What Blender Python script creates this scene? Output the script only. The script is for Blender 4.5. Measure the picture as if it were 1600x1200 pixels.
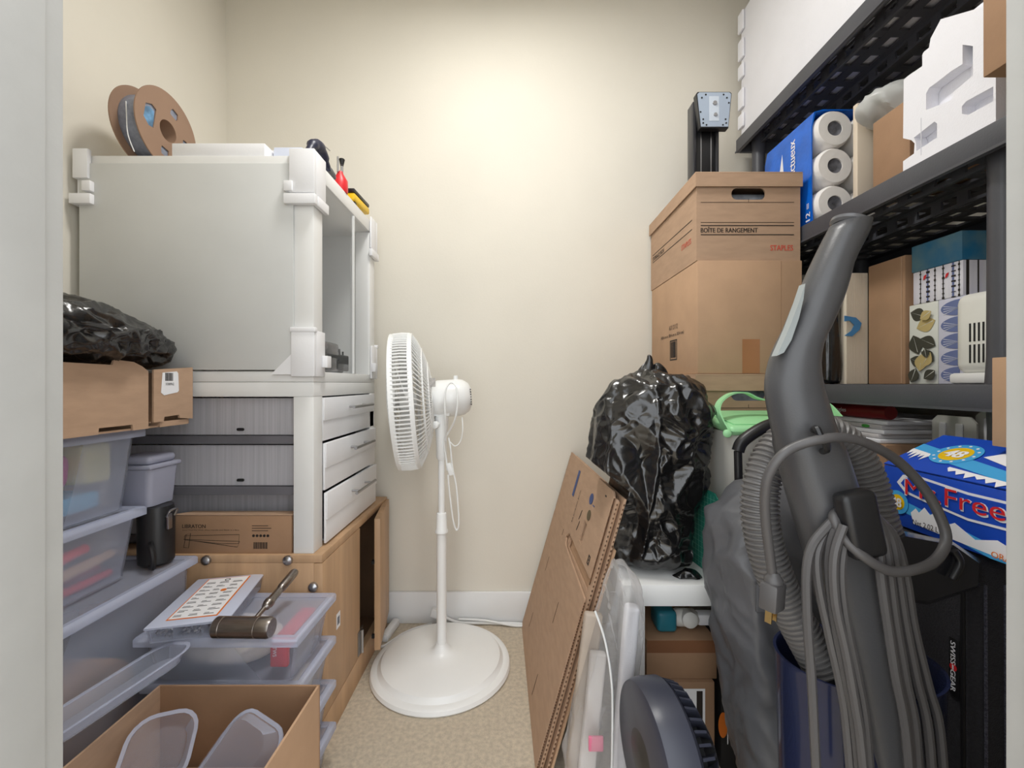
import bpy, bmesh, math, random
from mathutils import Vector, Matrix, noise
random.seed(7)
R = math.radians
for o in list(bpy.data.objects): bpy.data.objects.remove(o)
SC = bpy.context.scene
COL = SC.collection
# ------------------------------------------------------------------ camera, world, light, exposure
F, CH = 667.0, 0.9035
cam = bpy.data.cameras.new('camera'); cam.sensor_width = 36; cam.lens = 36 * F / 1600
cam.clip_start = 0.01
camo = bpy.data.objects.new('camera', cam); COL.objects.link(camo)
camo.location = (0, 0, CH); camo.rotation_euler = (R(90), 0, 0)
SC.camera = camo
W = bpy.data.worlds.new('world'); SC.world = W; W.use_nodes = True
W.node_tree.nodes['Background'].inputs[0].default_value = (0.93, 0.965, 1.0, 1)
W.node_tree.nodes['Background'].inputs[1].default_value = 1.95
SC.view_settings.view_transform = 'Standard'; SC.view_settings.look = 'None'
SC.view_settings.gamma = 1; SC.view_settings.use_curve_mapping = False
SC.view_settings.exposure = 0.34
LAMP_W = 10.0
def P(px, py, d): return Vector(((px - 800) * d / F, d, CH - (py - 600) * d / F))
# ------------------------------------------------------------------ materials
def lin(c):
    out = []
    for v in c:
        v = v / 255
        out.append(v / 12.92 if v <= .04045 else ((v + .055) / 1.055) ** 2.4)
    return out
MATS = {}
def mat(name, rgb, rough=.6, metal=0, var=.06, scale=8, bump=0, bscale=60, spec=.5, stretch=None, alpha=1, emit=0, coat=0, rgb2=None):
    if name in MATS: return MATS[name]
    m = bpy.data.materials.new(name); m.use_nodes = True
    nt = m.node_tree; N = nt.nodes; L = nt.links; b = N['Principled BSDF']
    tc = N.new('ShaderNodeTexCoord'); mp = N.new('ShaderNodeMapping'); L.new(tc.outputs['Object'], mp.inputs[0])
    if stretch: mp.inputs['Scale'].default_value = stretch
    nz = N.new('ShaderNodeTexNoise'); nz.inputs['Scale'].default_value = scale; nz.inputs['Detail'].default_value = 5
    L.new(mp.outputs[0], nz.inputs['Vector'])
    cr = N.new('ShaderNodeValToRGB'); c = lin(rgb)
    c1 = lin(rgb2) if rgb2 else [min(1, v * (1 + var)) for v in c]
    c0 = c if rgb2 else [v * (1 - var) for v in c]
    cr.color_ramp.elements[0].position = .35; cr.color_ramp.elements[1].position = .65
    cr.color_ramp.elements[0].color = (*c0, 1); cr.color_ramp.elements[1].color = (*c1, 1)
    L.new(nz.outputs['Fac'], cr.inputs[0]); L.new(cr.outputs[0], b.inputs['Base Color'])
    b.inputs['Roughness'].default_value = rough; b.inputs['Metallic'].default_value = metal
    b.inputs['Specular IOR Level'].default_value = spec
    b.inputs['Coat Weight'].default_value = coat
    if emit:
        L.new(cr.outputs[0], b.inputs['Emission Color']); b.inputs['Emission Strength'].default_value = emit
    if bump:
        n2 = N.new('ShaderNodeTexNoise'); n2.inputs['Scale'].default_value = bscale; n2.inputs['Detail'].default_value = 4
        L.new(mp.outputs[0], n2.inputs['Vector'])
        bp = N.new('ShaderNodeBump'); bp.inputs['Strength'].default_value = bump; bp.inputs['Distance'].default_value = .01
        L.new(n2.outputs['Fac'], bp.inputs['Height']); L.new(bp.outputs[0], b.inputs['Normal'])
    if alpha < 1:
        tr = N.new('ShaderNodeBsdfTransparent'); mx = N.new('ShaderNodeMixShader')
        lw = N.new('ShaderNodeLayerWeight'); lw.inputs[0].default_value = .25
        mr = N.new('ShaderNodeMapRange'); mr.inputs['To Min'].default_value = alpha; mr.inputs['To Max'].default_value = min(1, alpha * 1.6 + (.25 if alpha > .08 else .02))
        L.new(lw.outputs['Fresnel'], mr.inputs[0]); L.new(mr.outputs[0], mx.inputs[0])
        L.new(tr.outputs[0], mx.inputs[1]); L.new(b.outputs[0], mx.inputs[2])
        L.new(mx.outputs[0], N['Material Output'].inputs['Surface'])
    MATS[name] = m; return m
wall_m = mat('cream wall paint', (225, 220, 208), .75, var=.02, scale=3, bump=.03, bscale=140)
ceil_m = mat('white ceiling paint', (232, 230, 224), .8, var=.02)
floor_m = mat('beige carpet', (203, 190, 170), .95, var=.12, scale=90, bump=.5, bscale=500)
trim_m = mat('white trim paint', (232, 233, 233), .45, var=.02)
jamb_m = mat('chipped jamb paint', (180, 180, 177), .5, var=.035, scale=14, bump=.06, bscale=40)
white = mat('white laminate', (230, 230, 228), .4, var=.015)
white_pl = mat('white printed plastic', (236, 236, 238), .4, var=.02, bump=.03, bscale=200)
fan_m = mat('glossy white fan plastic', (238, 239, 238), .28, var=.01)
greypan = mat('pale grey panel', (206, 207, 205), .5, var=.03, scale=5)
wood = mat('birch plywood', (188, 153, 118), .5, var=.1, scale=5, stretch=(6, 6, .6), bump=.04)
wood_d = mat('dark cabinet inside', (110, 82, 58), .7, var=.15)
steel = mat('brushed steel', (176, 176, 178), .3, 1, var=.05)
gun = mat('dark brushed metal', (150, 143, 138), .3, 1, var=.12, scale=30, stretch=(1, 8, 8))
card = mat('kraft cardboard', (182, 151, 125), .8, var=.05, scale=18, stretch=(1, 1, 4), bump=.03, bscale=90)
card_l = mat('orange kraft cardboard', (190, 155, 124), .8, var=.04, scale=14, bump=.03, bscale=90)
card_d = mat('brown kraft cardboard', (160, 126, 97), .8, var=.06, scale=14, bump=.03, bscale=90)
flute = mat('corrugated cardboard edge', (96, 68, 46), .9, var=.4, scale=120)
tape = mat('brown packing tape', (176, 124, 86), .2, var=.05)
blackbag = mat('black bin bag film', (19, 19, 20), .24, var=.1, bump=.12, bscale=50, spec=.9)
darkplast = mat('dark grey shelf plastic', (76, 77, 83), .42, var=.06, scale=12, bump=.05, bscale=300)
black = mat('black plastic', (26, 26, 28), .38, var=.08)
blackm = mat('matte black', (20, 20, 21), .7, var=.1)
vac_m = mat('charcoal vacuum plastic', (72, 72, 74), .36, var=.06, bump=.06, bscale=500)
cord_m = mat('grey rubber cord', (80, 78, 78), .42, var=.05)
hose_m = mat('grey ribbed hose plastic', (104, 102, 101), .4, var=.06)
cover_m = mat('dark grey nylon', (92, 93, 97), .4, var=.06, scale=5, bump=.15, bscale=30)
case_m = mat('black suitcase fabric', (40, 39, 44), .75, var=.2, scale=260, bump=.4, bscale=500)
foam = mat('white styrofoam', (236, 236, 242), .7, var=.015, bump=.12, bscale=300)
clear = mat('clear storage plastic', (206, 212, 232), .2, var=.02, alpha=.11)
clear_lid = mat('frosted lid plastic', (212, 218, 238), .25, var=.02, alpha=.36)
film = mat('clear bag film', (232, 230, 230), .1, var=.02, alpha=.2, bump=.3, bscale=40, spec=1.0)
acrylic = mat('acrylic sheet', (225, 228, 230), .08, var=.01, alpha=.04)
milky = mat('milky plastic', (214, 212, 204), .35, var=.02, alpha=.7)
navyclear = mat('navy translucent plastic', (36, 42, 70), .14, var=.05, alpha=.93)
coro = mat('grey corrugated plastic sheet', (176, 175, 180), .45, var=.1, scale=22, stretch=(9, 1, .1))
coro_s = mat('dark drawer runner', (104, 103, 108), .4, var=.1)
ink = mat('black print', (40, 32, 28), .7)
red_ink = mat('red print', (214, 84, 66), .7)
red = mat('red plastic', (214, 40, 46), .4)
yellow = mat('yellow plastic', (238, 196, 20), .4)
pink = mat('pink plastic bag', (196, 84, 150), .3, var=.15, bump=.3, bscale=30)
teal = mat('teal plastic', (38, 116, 132), .4)
sky_b = mat('light blue plastic', (96, 168, 206), .4)
tan = mat('tan wood stick', (206, 172, 140), .6)
paper = mat('white label paper', (238, 238, 240), .7, var=.01)
mint = mat('mint green plastic', (160, 222, 164), .4, var=.03)
matgreen = mat('green cutting mat', (30, 124, 106), .6, var=.05)
matline = mat('mat grid print', (120, 190, 168), .6)
blue = mat('blue box print', (28, 76, 190), .35, var=.06)
lblue = mat('light blue print', (70, 168, 228), .4)
white_ink = mat('white print', (242, 242, 246), .5, var=.01)
wrapblue = mat('blue plastic wrap', (18, 104, 214), .22, var=.12, scale=20, bump=.4, bscale=25)
tissue = mat('white tissue paper', (240, 236, 232), .9, var=.02, bump=.15, bscale=60)
core = mat('grey roll core', (104, 104, 110), .8, var=.35, scale=60)
fil = mat('grey filament', (132, 138, 154), .35, var=.15, scale=90)
spool_m = mat('brown spool card', (150, 121, 100), .7, var=.05)
cloth = mat('crumpled white plastic', (224, 216, 206), .5, var=.06, bump=.5, bscale=25)
orange = mat('orange print', (224, 120, 40), .5)
cream = mat('cream card', (224, 210, 190), .7, var=.02)
vesa = mat('blue grey steel plate', (176, 190, 208), .4, .2, var=.05)
brass = mat('brass prong', (206, 178, 124), .3, 1)
lampm = mat('lit lamp diffuser', (255, 246, 228), .5, emit=2.5)
galaxy = mat('blue printed tissue box', (20, 104, 146), .5, scale=16, rgb2=(92, 128, 140))
birch = mat('birch tree print', (232, 230, 236), .6, scale=14, stretch=(6, 6, .5), rgb2=(214, 212, 224))
leafp = mat('pale grey print', (214, 216, 208), .6, var=.03)
leafd = mat('dark leaf print', (62, 62, 52), .6)
leafg = mat('gold leaf print', (186, 166, 112), .6)
gink = mat('slate blue print', (104, 116, 160), .6)
gunits = mat('glass and metal bits', (90, 88, 90), .25, .6, var=.6, scale=60)
tape_red = mat('dark red can', (130, 28, 30), .4, var=.2)
# ------------------------------------------------------------------ mesh builder
def catmull(pts, k):
    pts = [Vector(p) for p in pts]; out = []
    for i in range(len(pts) - 1):
        p0 = pts[max(i - 1, 0)]; p1 = pts[i]; p2 = pts[i + 1]; p3 = pts[min(i + 2, len(pts) - 1)]
        for j in range(k):
            t = j / k
            out.append(.5 * ((2 * p1) + (p2 - p0) * t + (2 * p0 - 5 * p1 + 4 * p2 - p3) * t * t + (3 * p1 - p0 - 3 * p2 + p3) * t ** 3))
    out.append(pts[-1]); return out
class M:
    def __init__(s): s.bm = bmesh.new()
    def box(s, x0, x1, y0, y1, z0, z1, bev=0, seg=2, X=None):
        mm = Matrix.Translation(((x0 + x1) / 2, (y0 + y1) / 2, (z0 + z1) / 2)) @ Matrix.Diagonal((abs(x1 - x0), abs(y1 - y0), abs(z1 - z0), 1))
        vs = bmesh.ops.create_cube(s.bm, size=1, matrix=mm)['verts']
        if bev:
            es = list({e for v in vs for e in v.link_edges})
            r = bmesh.ops.bevel(s.bm, geom=es, offset=bev, segments=seg, affect='EDGES', profile=.5)
            vs = list({v for f in r['faces'] for v in f.verts} | {v for v in vs if v.is_valid})
        if X is not None: bmesh.ops.transform(s.bm, matrix=X, verts=vs)
        return s
    def rings(s, rings, closed=True, cap=True):
        V = [[s.bm.verts.new(p) for p in r] for r in rings]
        for a, b in zip(V, V[1:]):
            n = len(a)
            for i in range(n if closed else n - 1):
                try: s.bm.faces.new((a[i], a[(i + 1) % n], b[(i + 1) % n], b[i]))
                except ValueError: pass
        if cap:
            for r in (V[0], V[-1]):
                try: s.bm.faces.new(r)
                except ValueError: pass
        return s
    def lathe(s, prof, c=(0, 0, 0), axis=(0, 0, 1), n=40, cap=True):
        a = Vector(axis).normalized(); c = Vector(c)
        u = a.orthogonal().normalized(); v = a.cross(u)
        return s.rings([[c + a * h + (u * math.cos(2 * math.pi * i / n) + v * math.sin(2 * math.pi * i / n)) * max(r, 1e-5) for i in range(n)] for r, h in prof], True, cap)
    def cyl(s, p0, p1, r0, r1=None, n=20):
        p0 = Vector(p0); p1 = Vector(p1); d = p1 - p0
        return s.lathe([(r0, 0), (r0 if r1 is None else r1, d.length)], p0, d, n)
    def tube(s, pts, r, n=8, k=6, close=False):
        p = catmull(pts, k) if k > 1 else [Vector(q) for q in pts]
        if close: p = p + [p[0]]
        rad = r if isinstance(r, (list, tuple)) else None
        t0 = (p[1] - p[0]).normalized(); u = t0.orthogonal().normalized(); rs = []
        for i, q in enumerate(p):
            t = (p[min(i + 1, len(p) - 1)] - p[max(i - 1, 0)])
            t = t.normalized() if t.length > 1e-9 else t0
            u = (u - t * u.dot(t)); u = u.normalized() if u.length > 1e-6 else t.orthogonal().normalized()
            v = t.cross(u)
            rr = rad[min(len(rad) - 1, int(i * len(rad) / len(p)))] if rad else r
            rs.append([q + (u * math.cos(2 * math.pi * j / n) + v * math.sin(2 * math.pi * j / n)) * rr for j in range(n)])
        return s.rings(rs)
    def prism(s, outline, O, u, v, w, holes=()):
        O = Vector(O); u = Vector(u); v = Vector(v); w = Vector(w); es = []; vs = []
        for loop in (outline, *holes):
            q = [s.bm.verts.new(O + u * a + v * b) for a, b in loop]; vs += q
            es += [s.bm.edges.new((q[i], q[(i + 1) % len(q)])) for i in range(len(q))]
        if holes: fs = [g for g in bmesh.ops.triangle_fill(s.bm, edges=es, use_beauty=True)['geom'] if isinstance(g, bmesh.types.BMFace)]
        else: fs = [s.bm.faces.new(vs)]
        r = bmesh.ops.extrude_face_region(s.bm, geom=fs, use_keep_orig=True)
        bmesh.ops.translate(s.bm, vec=w, verts=[g for g in r['geom'] if isinstance(g, bmesh.types.BMVert)])
        return s
    def shell(s, x0, x1, y0, y1, z0, z1, ins=.015, t=.0025, rc=.02):
        def rr(a, b, c, d, z, r):
            out = []
            for cx, cy, st in ((b - r, d - r, 0), (a + r, d - r, 90), (a + r, c + r, 180), (b - r, c + r, 270)):
                for k in range(5): out.append(Vector((cx + r * math.cos(R(st + 22.5 * k)), cy + r * math.sin(R(st + 22.5 * k)), z)))
            return out
        rs = [rr(x0 + ins, x1 - ins, y0 + ins, y1 - ins, z0, rc), rr(x0, x1, y0, y1, z1, rc), rr(x0 + t, x1 - t, y0 + t, y1 - t, z1, rc - t), rr(x0 + ins + t, x1 - ins - t, y0 + ins + t, y1 - ins - t, z0 + t, rc - t)]
        return s.rings(rs)
    def sweep(s, prof, **k): return s
    def displace(s, fn):
        s.bm.normal_update()
        off = [(v, fn(v.co, v.normal)) for v in s.bm.verts]
        for v, d in off: v.co += d
        return s
    def xf(s, m): bmesh.ops.transform(s.bm, matrix=m, verts=s.bm.verts); return s
    def build(s, name, m, parent=None, label=None, cat=None, group=None, kind=None, ang=38, local=False):
        bmesh.ops.recalc_face_normals(s.bm, faces=s.bm.faces)
        me = bpy.data.meshes.new(name)
        org = Vector((0, 0, 0))
        if parent is not None:
            if not local: org = WLOC[parent.name]
        elif kind != 'structure':
            cs = [v.co for v in s.bm.verts]
            org = Vector((sum((f(c.x for c in cs) for f in (min, max))) / 2, sum((f(c.y for c in cs) for f in (min, max))) / 2, min(c.z for c in cs)))
        if org.length: bmesh.ops.translate(s.bm, vec=-org, verts=s.bm.verts)
        s.bm.to_mesh(me); s.bm.free()
        me.materials.append(m); me.shade_smooth(); me.set_sharp_from_angle(angle=R(ang))
        o = bpy.data.objects.new(name, me); COL.objects.link(o)
        if parent is not None: o.parent = parent; WLOC[o.name] = org.copy()
        else: o.location = org; WLOC[o.name] = org.copy()
        tag(o, label, cat, group, kind)
        return o
WLOC = {}
def tag(o, label=None, cat=None, group=None, kind=None):
    for k, v in (('label', label), ('category', cat), ('group', group), ('kind', kind)):
        if v: o[k] = v
    return o
def thing(name, loc, label, cat, group=None, rot=None):
    o = bpy.data.objects.new(name, None); COL.objects.link(o); o.location = loc; o.empty_display_size = .05
    if rot: o.rotation_euler = rot
    WLOC[o.name] = Vector(loc); return tag(o, label, cat, group)
def text(body, O, u, v, m, parent, width=None, height=None, align='LEFT', bold=0, name='lettering'):
    c = bpy.data.curves.new('t', 'FONT'); c.body = body; c.size = 1; c.align_x = align; c.resolution_u = 3; c.fill_mode = 'FRONT'
    t = bpy.data.objects.new('t', c); COL.objects.link(t)
    bpy.context.view_layer.update()
    me = bpy.data.meshes.new_from_object(t.evaluated_get(bpy.context.evaluated_depsgraph_get()))
    bpy.data.objects.remove(t)
    xs = [q.co.x for q in me.vertices]; ys = [q.co.y for q in me.vertices]
    w = max(xs) - min(xs); h = max(ys) - min(ys)
    sy = (height / h) if height else None; sx = (width / w) if width else sy
    sy = sy or sx
    u = Vector(u).normalized(); v = Vector(v).normalized(); n = u.cross(v)
    bm = bmesh.new(); bm.from_mesh(me)
    x0 = min(xs); y0 = min(ys)
    for q in bm.verts: q.co = Vector(O) + u * ((q.co.x - x0) * sx) + v * ((q.co.y - y0) * sy)
    mb = M(); mb.bm.free(); mb.bm = bm
    for q in bm.verts: q.co += n * .0005
    if bold:
        base_v = bm.faces[:]
        for k in (-1, 1):
            d = bmesh.ops.duplicate(bm, geom=base_v)['geom']
            for q in d:
                if isinstance(q, bmesh.types.BMVert): q.co += u * (k * bold * sx) + n * (k * .00008)
    o = mb.build(name, m, parent); o.data.shade_flat()
    return o
def patch(poly, O, u, v, m, parent, name='print', th=.0004, **k):
    n = Vector(u).cross(Vector(v)).normalized()
    return M().prism(poly, O, u, v, n * th).build(name, m, parent, **k)
def rect(a, b, c, d): return [(a, c), (b, c), (b, d), (a, d)]
def disc(cx, cy, r, n=28, ry=None): return [(cx + r * math.cos(2 * math.pi * i / n), cy + (ry or r) * math.sin(2 * math.pi * i / n)) for i in range(n)]
def barcode(O, u, v, w, h, parent, n=14):
    m = M(); x = 0; nn = Vector(u).cross(Vector(v)).normalized() * .0004; rr = random.Random(n)
    while x < w:
        b = rr.choice((.4, .7, 1.2)) * w / n / 1.6
        m.prism(rect(x, min(x + b, w), 0, h), O, u, v, nn); x += b + rr.choice((.5, .8)) * w / n / 1.4
    m.build('barcode', ink, parent)
XP, YP, ZP = Vector((1, 0, 0)), Vector((0, 1, 0)), Vector((0, 0, 1))
# ------------------------------------------------------------------ room shell
D, LX, RX, CZ = 1.62, -1.085, 1.31, 2.45
M().box(-2.2, 2.4, -1.6, D + .1, -.1, 0).build('floor', floor_m, kind='structure')
M().box(LX - .1, RX + .1, D, D + .1, 0, CZ).build('wall_back', wall_m, kind='structure')
M().box(LX - .1, LX, .225, D, 0, CZ).build('wall_left', wall_m, kind='structure')
M().box(RX, RX + .1, .225, D, 0, CZ).build('wall_right', wall_m, kind='structure')
M().box(LX - .1, RX + .1, .225, D + .1, CZ, CZ + .1).build('ceiling', ceil_m, kind='structure')
m = M().box(LX, -.38, .235, .335, 0, CZ).box(.416, RX, .235, .335, 0, CZ).box(-.38, .416, .235, .335, 2.06, CZ)
m.build('wall_front', wall_m, kind='structure')
def jamb(name, x, s):
    m = M().box(min(x, x - s * .018), max(x, x - s * .018), .215, .345, 0, 2.06, .0015)
    m.box(min(x, x + s * .004), max(x, x + s * .004), .215, .328, 0, 2.06, .001)
    m.build(name, jamb_m, kind='structure')
jamb('trim_1', -.362, 1); jamb('trim_2', .3985, -1)
def base(name, a, b, c, d):
    M().box(a, b, c, d, 0, .119, .004).build(name, trim_m, kind='structure')
base('baseboard_back', LX, RX, D - .012, D); base('baseboard_left', LX, LX + .012, .345, D - .012); base('baseboard_right', RX - .012, RX, .345, D - .012)
t = thing('ceiling_lamp', (-.05, .88, CZ), 'round white flush ceiling lamp above the middle of the closet', 'lamp')
M().lathe([(.16, CZ - .03), (.165, CZ - .02), (.165, CZ)], (-.05, .88, 0)).build('base', white, t)
M().lathe([(.001, CZ - .085), (.08, CZ - .078), (.13, CZ - .055), (.155, CZ - .03)], (-.05, .88, 0)).build('diffuser', lampm, t)
la = bpy.data.lights.new('lamp_light', 'AREA'); la.shape = 'DISK'; la.size = .3; la.energy = LAMP_W; la.color = (1, .985, .955)
lo = bpy.data.objects.new('lamp_light', la); COL.objects.link(lo); lo.location = (0, 0, -.1); lo.parent = t
# ------------------------------------------------------------------ pedestal fan
FX, FY = -.226, 1.37
fan = thing('pedestal_fan', (FX, FY, 0), 'white pedestal fan with round base in front of the cream wall', 'fan')
M().lathe([(.216, 0), (.2205, .006), (.217, .016), (.207, .021), (.198, .021), (.192, .026), (.187, .034), (.175, .038), (.08, .042), (.045, .046), (.028, .054), (.02, .066), (.017, .075)], (FX, FY, 0), n=96).build('base', fan_m, fan)
M().cyl((FX, FY, .06), (FX, FY, .44), .0155, n=28).build('lower_pole', fan_m, fan)
M().lathe([(.0165, .425), (.0205, .428), (.0205, .434), (.0175, .44), (.016, .485), (.0145, .49), (.0105, .491)], (FX, FY, 0)).build('collar', fan_m, fan)
M().cyl((FX, FY, .44), (FX, FY, .71), .0105, n=24).build('upper_pole', fan_m, fan)
M().lathe([(.012, .66), (.0165, .67), (.018, .74), (.022, .765), (.022, .80), (.014, .808)], (FX, FY, 0)).box(FX - .028, FX + .03, FY - .02, FY + .02, .80, .835, .006).build('neck', fan_m, fan)
ax = Vector((-.985, -.17, -.07)).normalized()
HC = P(636, 627, 1.366)
hu = (ZP - ax * ax.z).normalized(); hv = ax.cross(hu)
def hp(r, a, h): return HC + ax * h + (hu * math.cos(a) + hv * math.sin(a)) * r
RR = .212
def ring(m, r, h, tr, n=96, tn=6):
    m.tube([hp(r, 2 * math.pi * i / n, h) for i in range(n)], tr, tn, 1, True)
b = M()
for h, w in ((.028, .007), (-.026, .006)):
    b.rings([[hp(r, 2 * math.pi * i / 96, h + k) for i in range(96)] for r, k in ((RR, -w), (RR + .003, -w), (RR + .004, w), (RR, w), (RR, -w))], True, False)
for i in range(110):
    a = 2 * math.pi * i / 110
    b.tube([hp(RR + .002, a, -.024), hp(RR + .004, a, .0), hp(RR + .002, a, .026)], .0029, 5, 1)
b.build('grille_band', fan_m, fan)
def grille(name, sgn, bulge, inner, nw):
    g = M()
    def pr(t): return RR + (inner - RR) * t, sgn * (.03 + bulge * math.sin(t * math.pi / 2) ** .8)
    for i in range(nw):
        a = 2 * math.pi * i / nw
        pts = []
        for k in range(8):
            r, h = pr(k / 7); pts.append(hp(r, a + .25 * sgn * k / 7, h))
        g.tube(pts, .0021 if sgn < 0 else .0017, 4, 1)
    for tt in (.0, .3, .58, .85):
        r, h = pr(tt); ring(g, r, h, .0034 if sgn < 0 else .002)
    r, h = pr(1)
    g.lathe([(.001, 0), (inner * .96, 0), (inner, .006), (inner, .012)], HC + ax * (h - sgn * .006), -ax * sgn, n=32)
    g.build(name, fan_m, fan)
grille('back_grille', -1, .05, .05, 84); grille('front_grille', 1, .022, .04, 84)
bl = M()
for k in range(5):
    a0 = k * 2 * math.pi / 5
    rs = []
    for j in range(7):
        tt = j / 6; r = .035 + .15 * tt; wd = .35 + .12 * math.sin(tt * 3)
        rs.append([hp(r, a0 + s * wd, .018 * s + q) for s, q in ((-1, -.001), (0, -.001), (1, -.001), (1, .001), (0, .001), (-1, .001))])
    bl.rings(rs)
bl.lathe([(.02, -.03), (.036, -.02), (.036, .02), (.02, .028)], HC, ax, 24)
bl.build('blades', fan_m, fan)
mo = M().lathe([(.05, .07), (.056, .085), (.06, .10), (.06, .165), (.057, .18), (.045, .198), (.03, .205), (.001, .207)], HC, -ax, 48)
M().lathe([(.012, 0), (.012, .012), (.009, .014)], (FX - .012, FY - .022, .775), (-.4, -1, 0), 20).build('tilt_knob', fan_m, fan)
mot = mo.build('motor_housing', fan_m, fan)
v = M()
for i in range(7): 
    a = R(-30 + i * 10) ; v.box(-.0012, .0012, -.006, .006, -.0016, .0016, 0, X=Matrix.Translation(hp(.0, 0, -.202) + (hv * -math.sin(R(60)) * .04 + hu * (.024 - .008 * i))))
v.build('vent_slots', blackm, mot)
pp = HC - ax * .155 + ZP * .06
M().cyl(pp - ZP * .01, pp + ZP * .012, .008, .007).build('oscillation_knob', fan_m, mot)
M().box(FX - .055, FX - .012, FY - .0675, FY - .0655, .895, .922).xf(Matrix.Translation((.004, 0.002, 0))).build('rating_label', mat('grey rating label', (176, 172, 168), .6, var=.2, scale=90), mot)
def pxpath(l, d): return [P(x, y, d if len(q) == 0 else q[0]) for x, y, *q in l]
M().tube(pxpath([(697, 690, 1.352), (696, 655, 1.30), (695, 620, 1.295), (699, 603, 1.30), (706, 598, 1.31), (713, 606, 1.30), (715, 630, 1.295), (711, 655, 1.30), (703, 672, 1.33), (694, 690, 1.35), (697, 715, 1.355), (699, 735, 1.355)], 1.3), .0028, 8).tube(pxpath([(722, 652, 1.36), (723, 672), (719, 690), (711, 697), (703, 690, 1.36)], 1.345), .0018, 6).tube(pxpath([(700, 742), (703, 775), (708, 812), (713, 828), (717, 820), (716, 795), (713, 760), (707, 730), (704, 700), (701, 684, 1.36)], 1.35), .0026, 8).build('power_cord', fan_m, fan)
M().box(-.008, .008, -.006, .006, -.02, .02, .003).xf(Matrix.Translation(P(703, 733, 1.352)) @ Matrix.Rotation(R(-15), 4, 'Y')).build('plug', fan_m, fan)
# extension cord and power strip on floor
M().box(-.013, .013, -.055, .055, 0, .028, .006).xf(Matrix.Translation((-.440, 1.545, 0)) @ Matrix.Rotation(R(-8), 4, 'Z')).build('power_strip', trim_m, None, 'slim white power bar on the carpet by the wooden cabinet door', 'power strip')
M().tube([(-.462, 1.48, .012), (-.458, 1.462, .006), (-.44, 1.462, .006), (-.42, 1.49, .006), (-.395, 1.53, .006), (-.355, 1.568, .006), (-.30, 1.597, .006)], .0045, 8).build('power_cable', trim_m, None, 'white cord curving from the power bar behind the fan base', 'cord')
t = thing('extension_cord', (-.2, 1.598, 0), 'white extension cord lying along the white baseboard with a triple socket', 'cord')
M().tube([(-.25, 1.60, .03), (-.2, 1.597, .012), (-.1, 1.6, .008), (0, 1.598, .007), (.06, 1.592, .006)], .0055, 8).tube([(-.2, 1.601, .022), (-.1, 1.598, .018), (.0, 1.586, .007), (.06, 1.585, .006)], .0045, 8).build('cord', trim_m, t)
M().box(-.028, .022, -.011, .011, -.016, .016, .004).xf(Matrix.Translation((-.275, 1.594, .045)) @ Matrix.Rotation(R(20), 4, 'Y')).build('socket_head', trim_m, t)
# ------------------------------------------------------------------ wooden cabinet
wc = thing('wooden_cabinet', (-.75, 1.3, 0), 'low birch plywood cabinet with side doors under the white stand', 'cabinet')
WX, W0, W1, WT = -.464, 1.043, 1.585, .486
M().box(-1.06, WX, W0, W1, WT - .02, WT, .002).build('top', wood, wc)
M().box(-1.06, WX - .02, W0, W0 + .02, 0, WT - .02, .001).build('end_panel', wood, wc)
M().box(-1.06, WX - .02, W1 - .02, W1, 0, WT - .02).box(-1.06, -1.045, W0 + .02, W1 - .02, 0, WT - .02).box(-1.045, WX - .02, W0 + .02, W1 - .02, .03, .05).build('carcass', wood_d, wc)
M().box(WX - .02, WX, W0, W1, 0, .075, .001).build('bottom_rail', wood, wc)
M().box(WX - .02, WX + .001, W0, 1.30, .078, WT - .021, .001).build('door', wood, wc)
d2 = M().box(-.009, .009, -.235, 0, .06, WT - .01, .001).xf(Matrix.Translation((-.466, 1.585, 0)) @ Matrix.Rotation(R(9.5), 4, 'Z')).build('door', wood, wc)
M().box(-.443, -.435, 1.344, 1.36, .335, .345).build('latch_hole', blackm, d2)
M().box(-.443, -.435, 1.347, 1.354, .1, .112).build('latch_hole', blackm, d2)
h = M().cyl((WX + .006, 1.302, .085), (WX + .006, 1.302, .155), .005, n=12).box(WX, WX + .003, 1.28, 1.30, .085, .155).box(WX - .002, WX + .002, 1.305, 1.325, .085, .155)
h.build('hinge', steel, wc)
for x, z in ((-.746, .4855), (-.547, .4855), (-.485, .420)):
    M().lathe([(.012, 0), (.011, .006), (.006, .01), (.001, .011)], (x, W0, z - .012), (0, -1, 0), 16).build('bolt', steel, wc)
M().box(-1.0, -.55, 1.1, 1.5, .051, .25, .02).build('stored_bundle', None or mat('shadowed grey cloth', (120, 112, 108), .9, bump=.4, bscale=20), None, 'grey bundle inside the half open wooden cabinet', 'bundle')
M().prism(rect(0, .024, 0, .04), (WX + .0012, 1.125, .255), YP, ZP, XP * .0004).build('sticker', paper, wc)
M().prism(rect(.005, .019, .009, .03), (WX + .0017, 1.125, .255), YP, ZP, XP * .0003).build('sticker_print', mat('grey print', (120, 124, 134), .7, var=.3, scale=300), wc)
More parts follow.
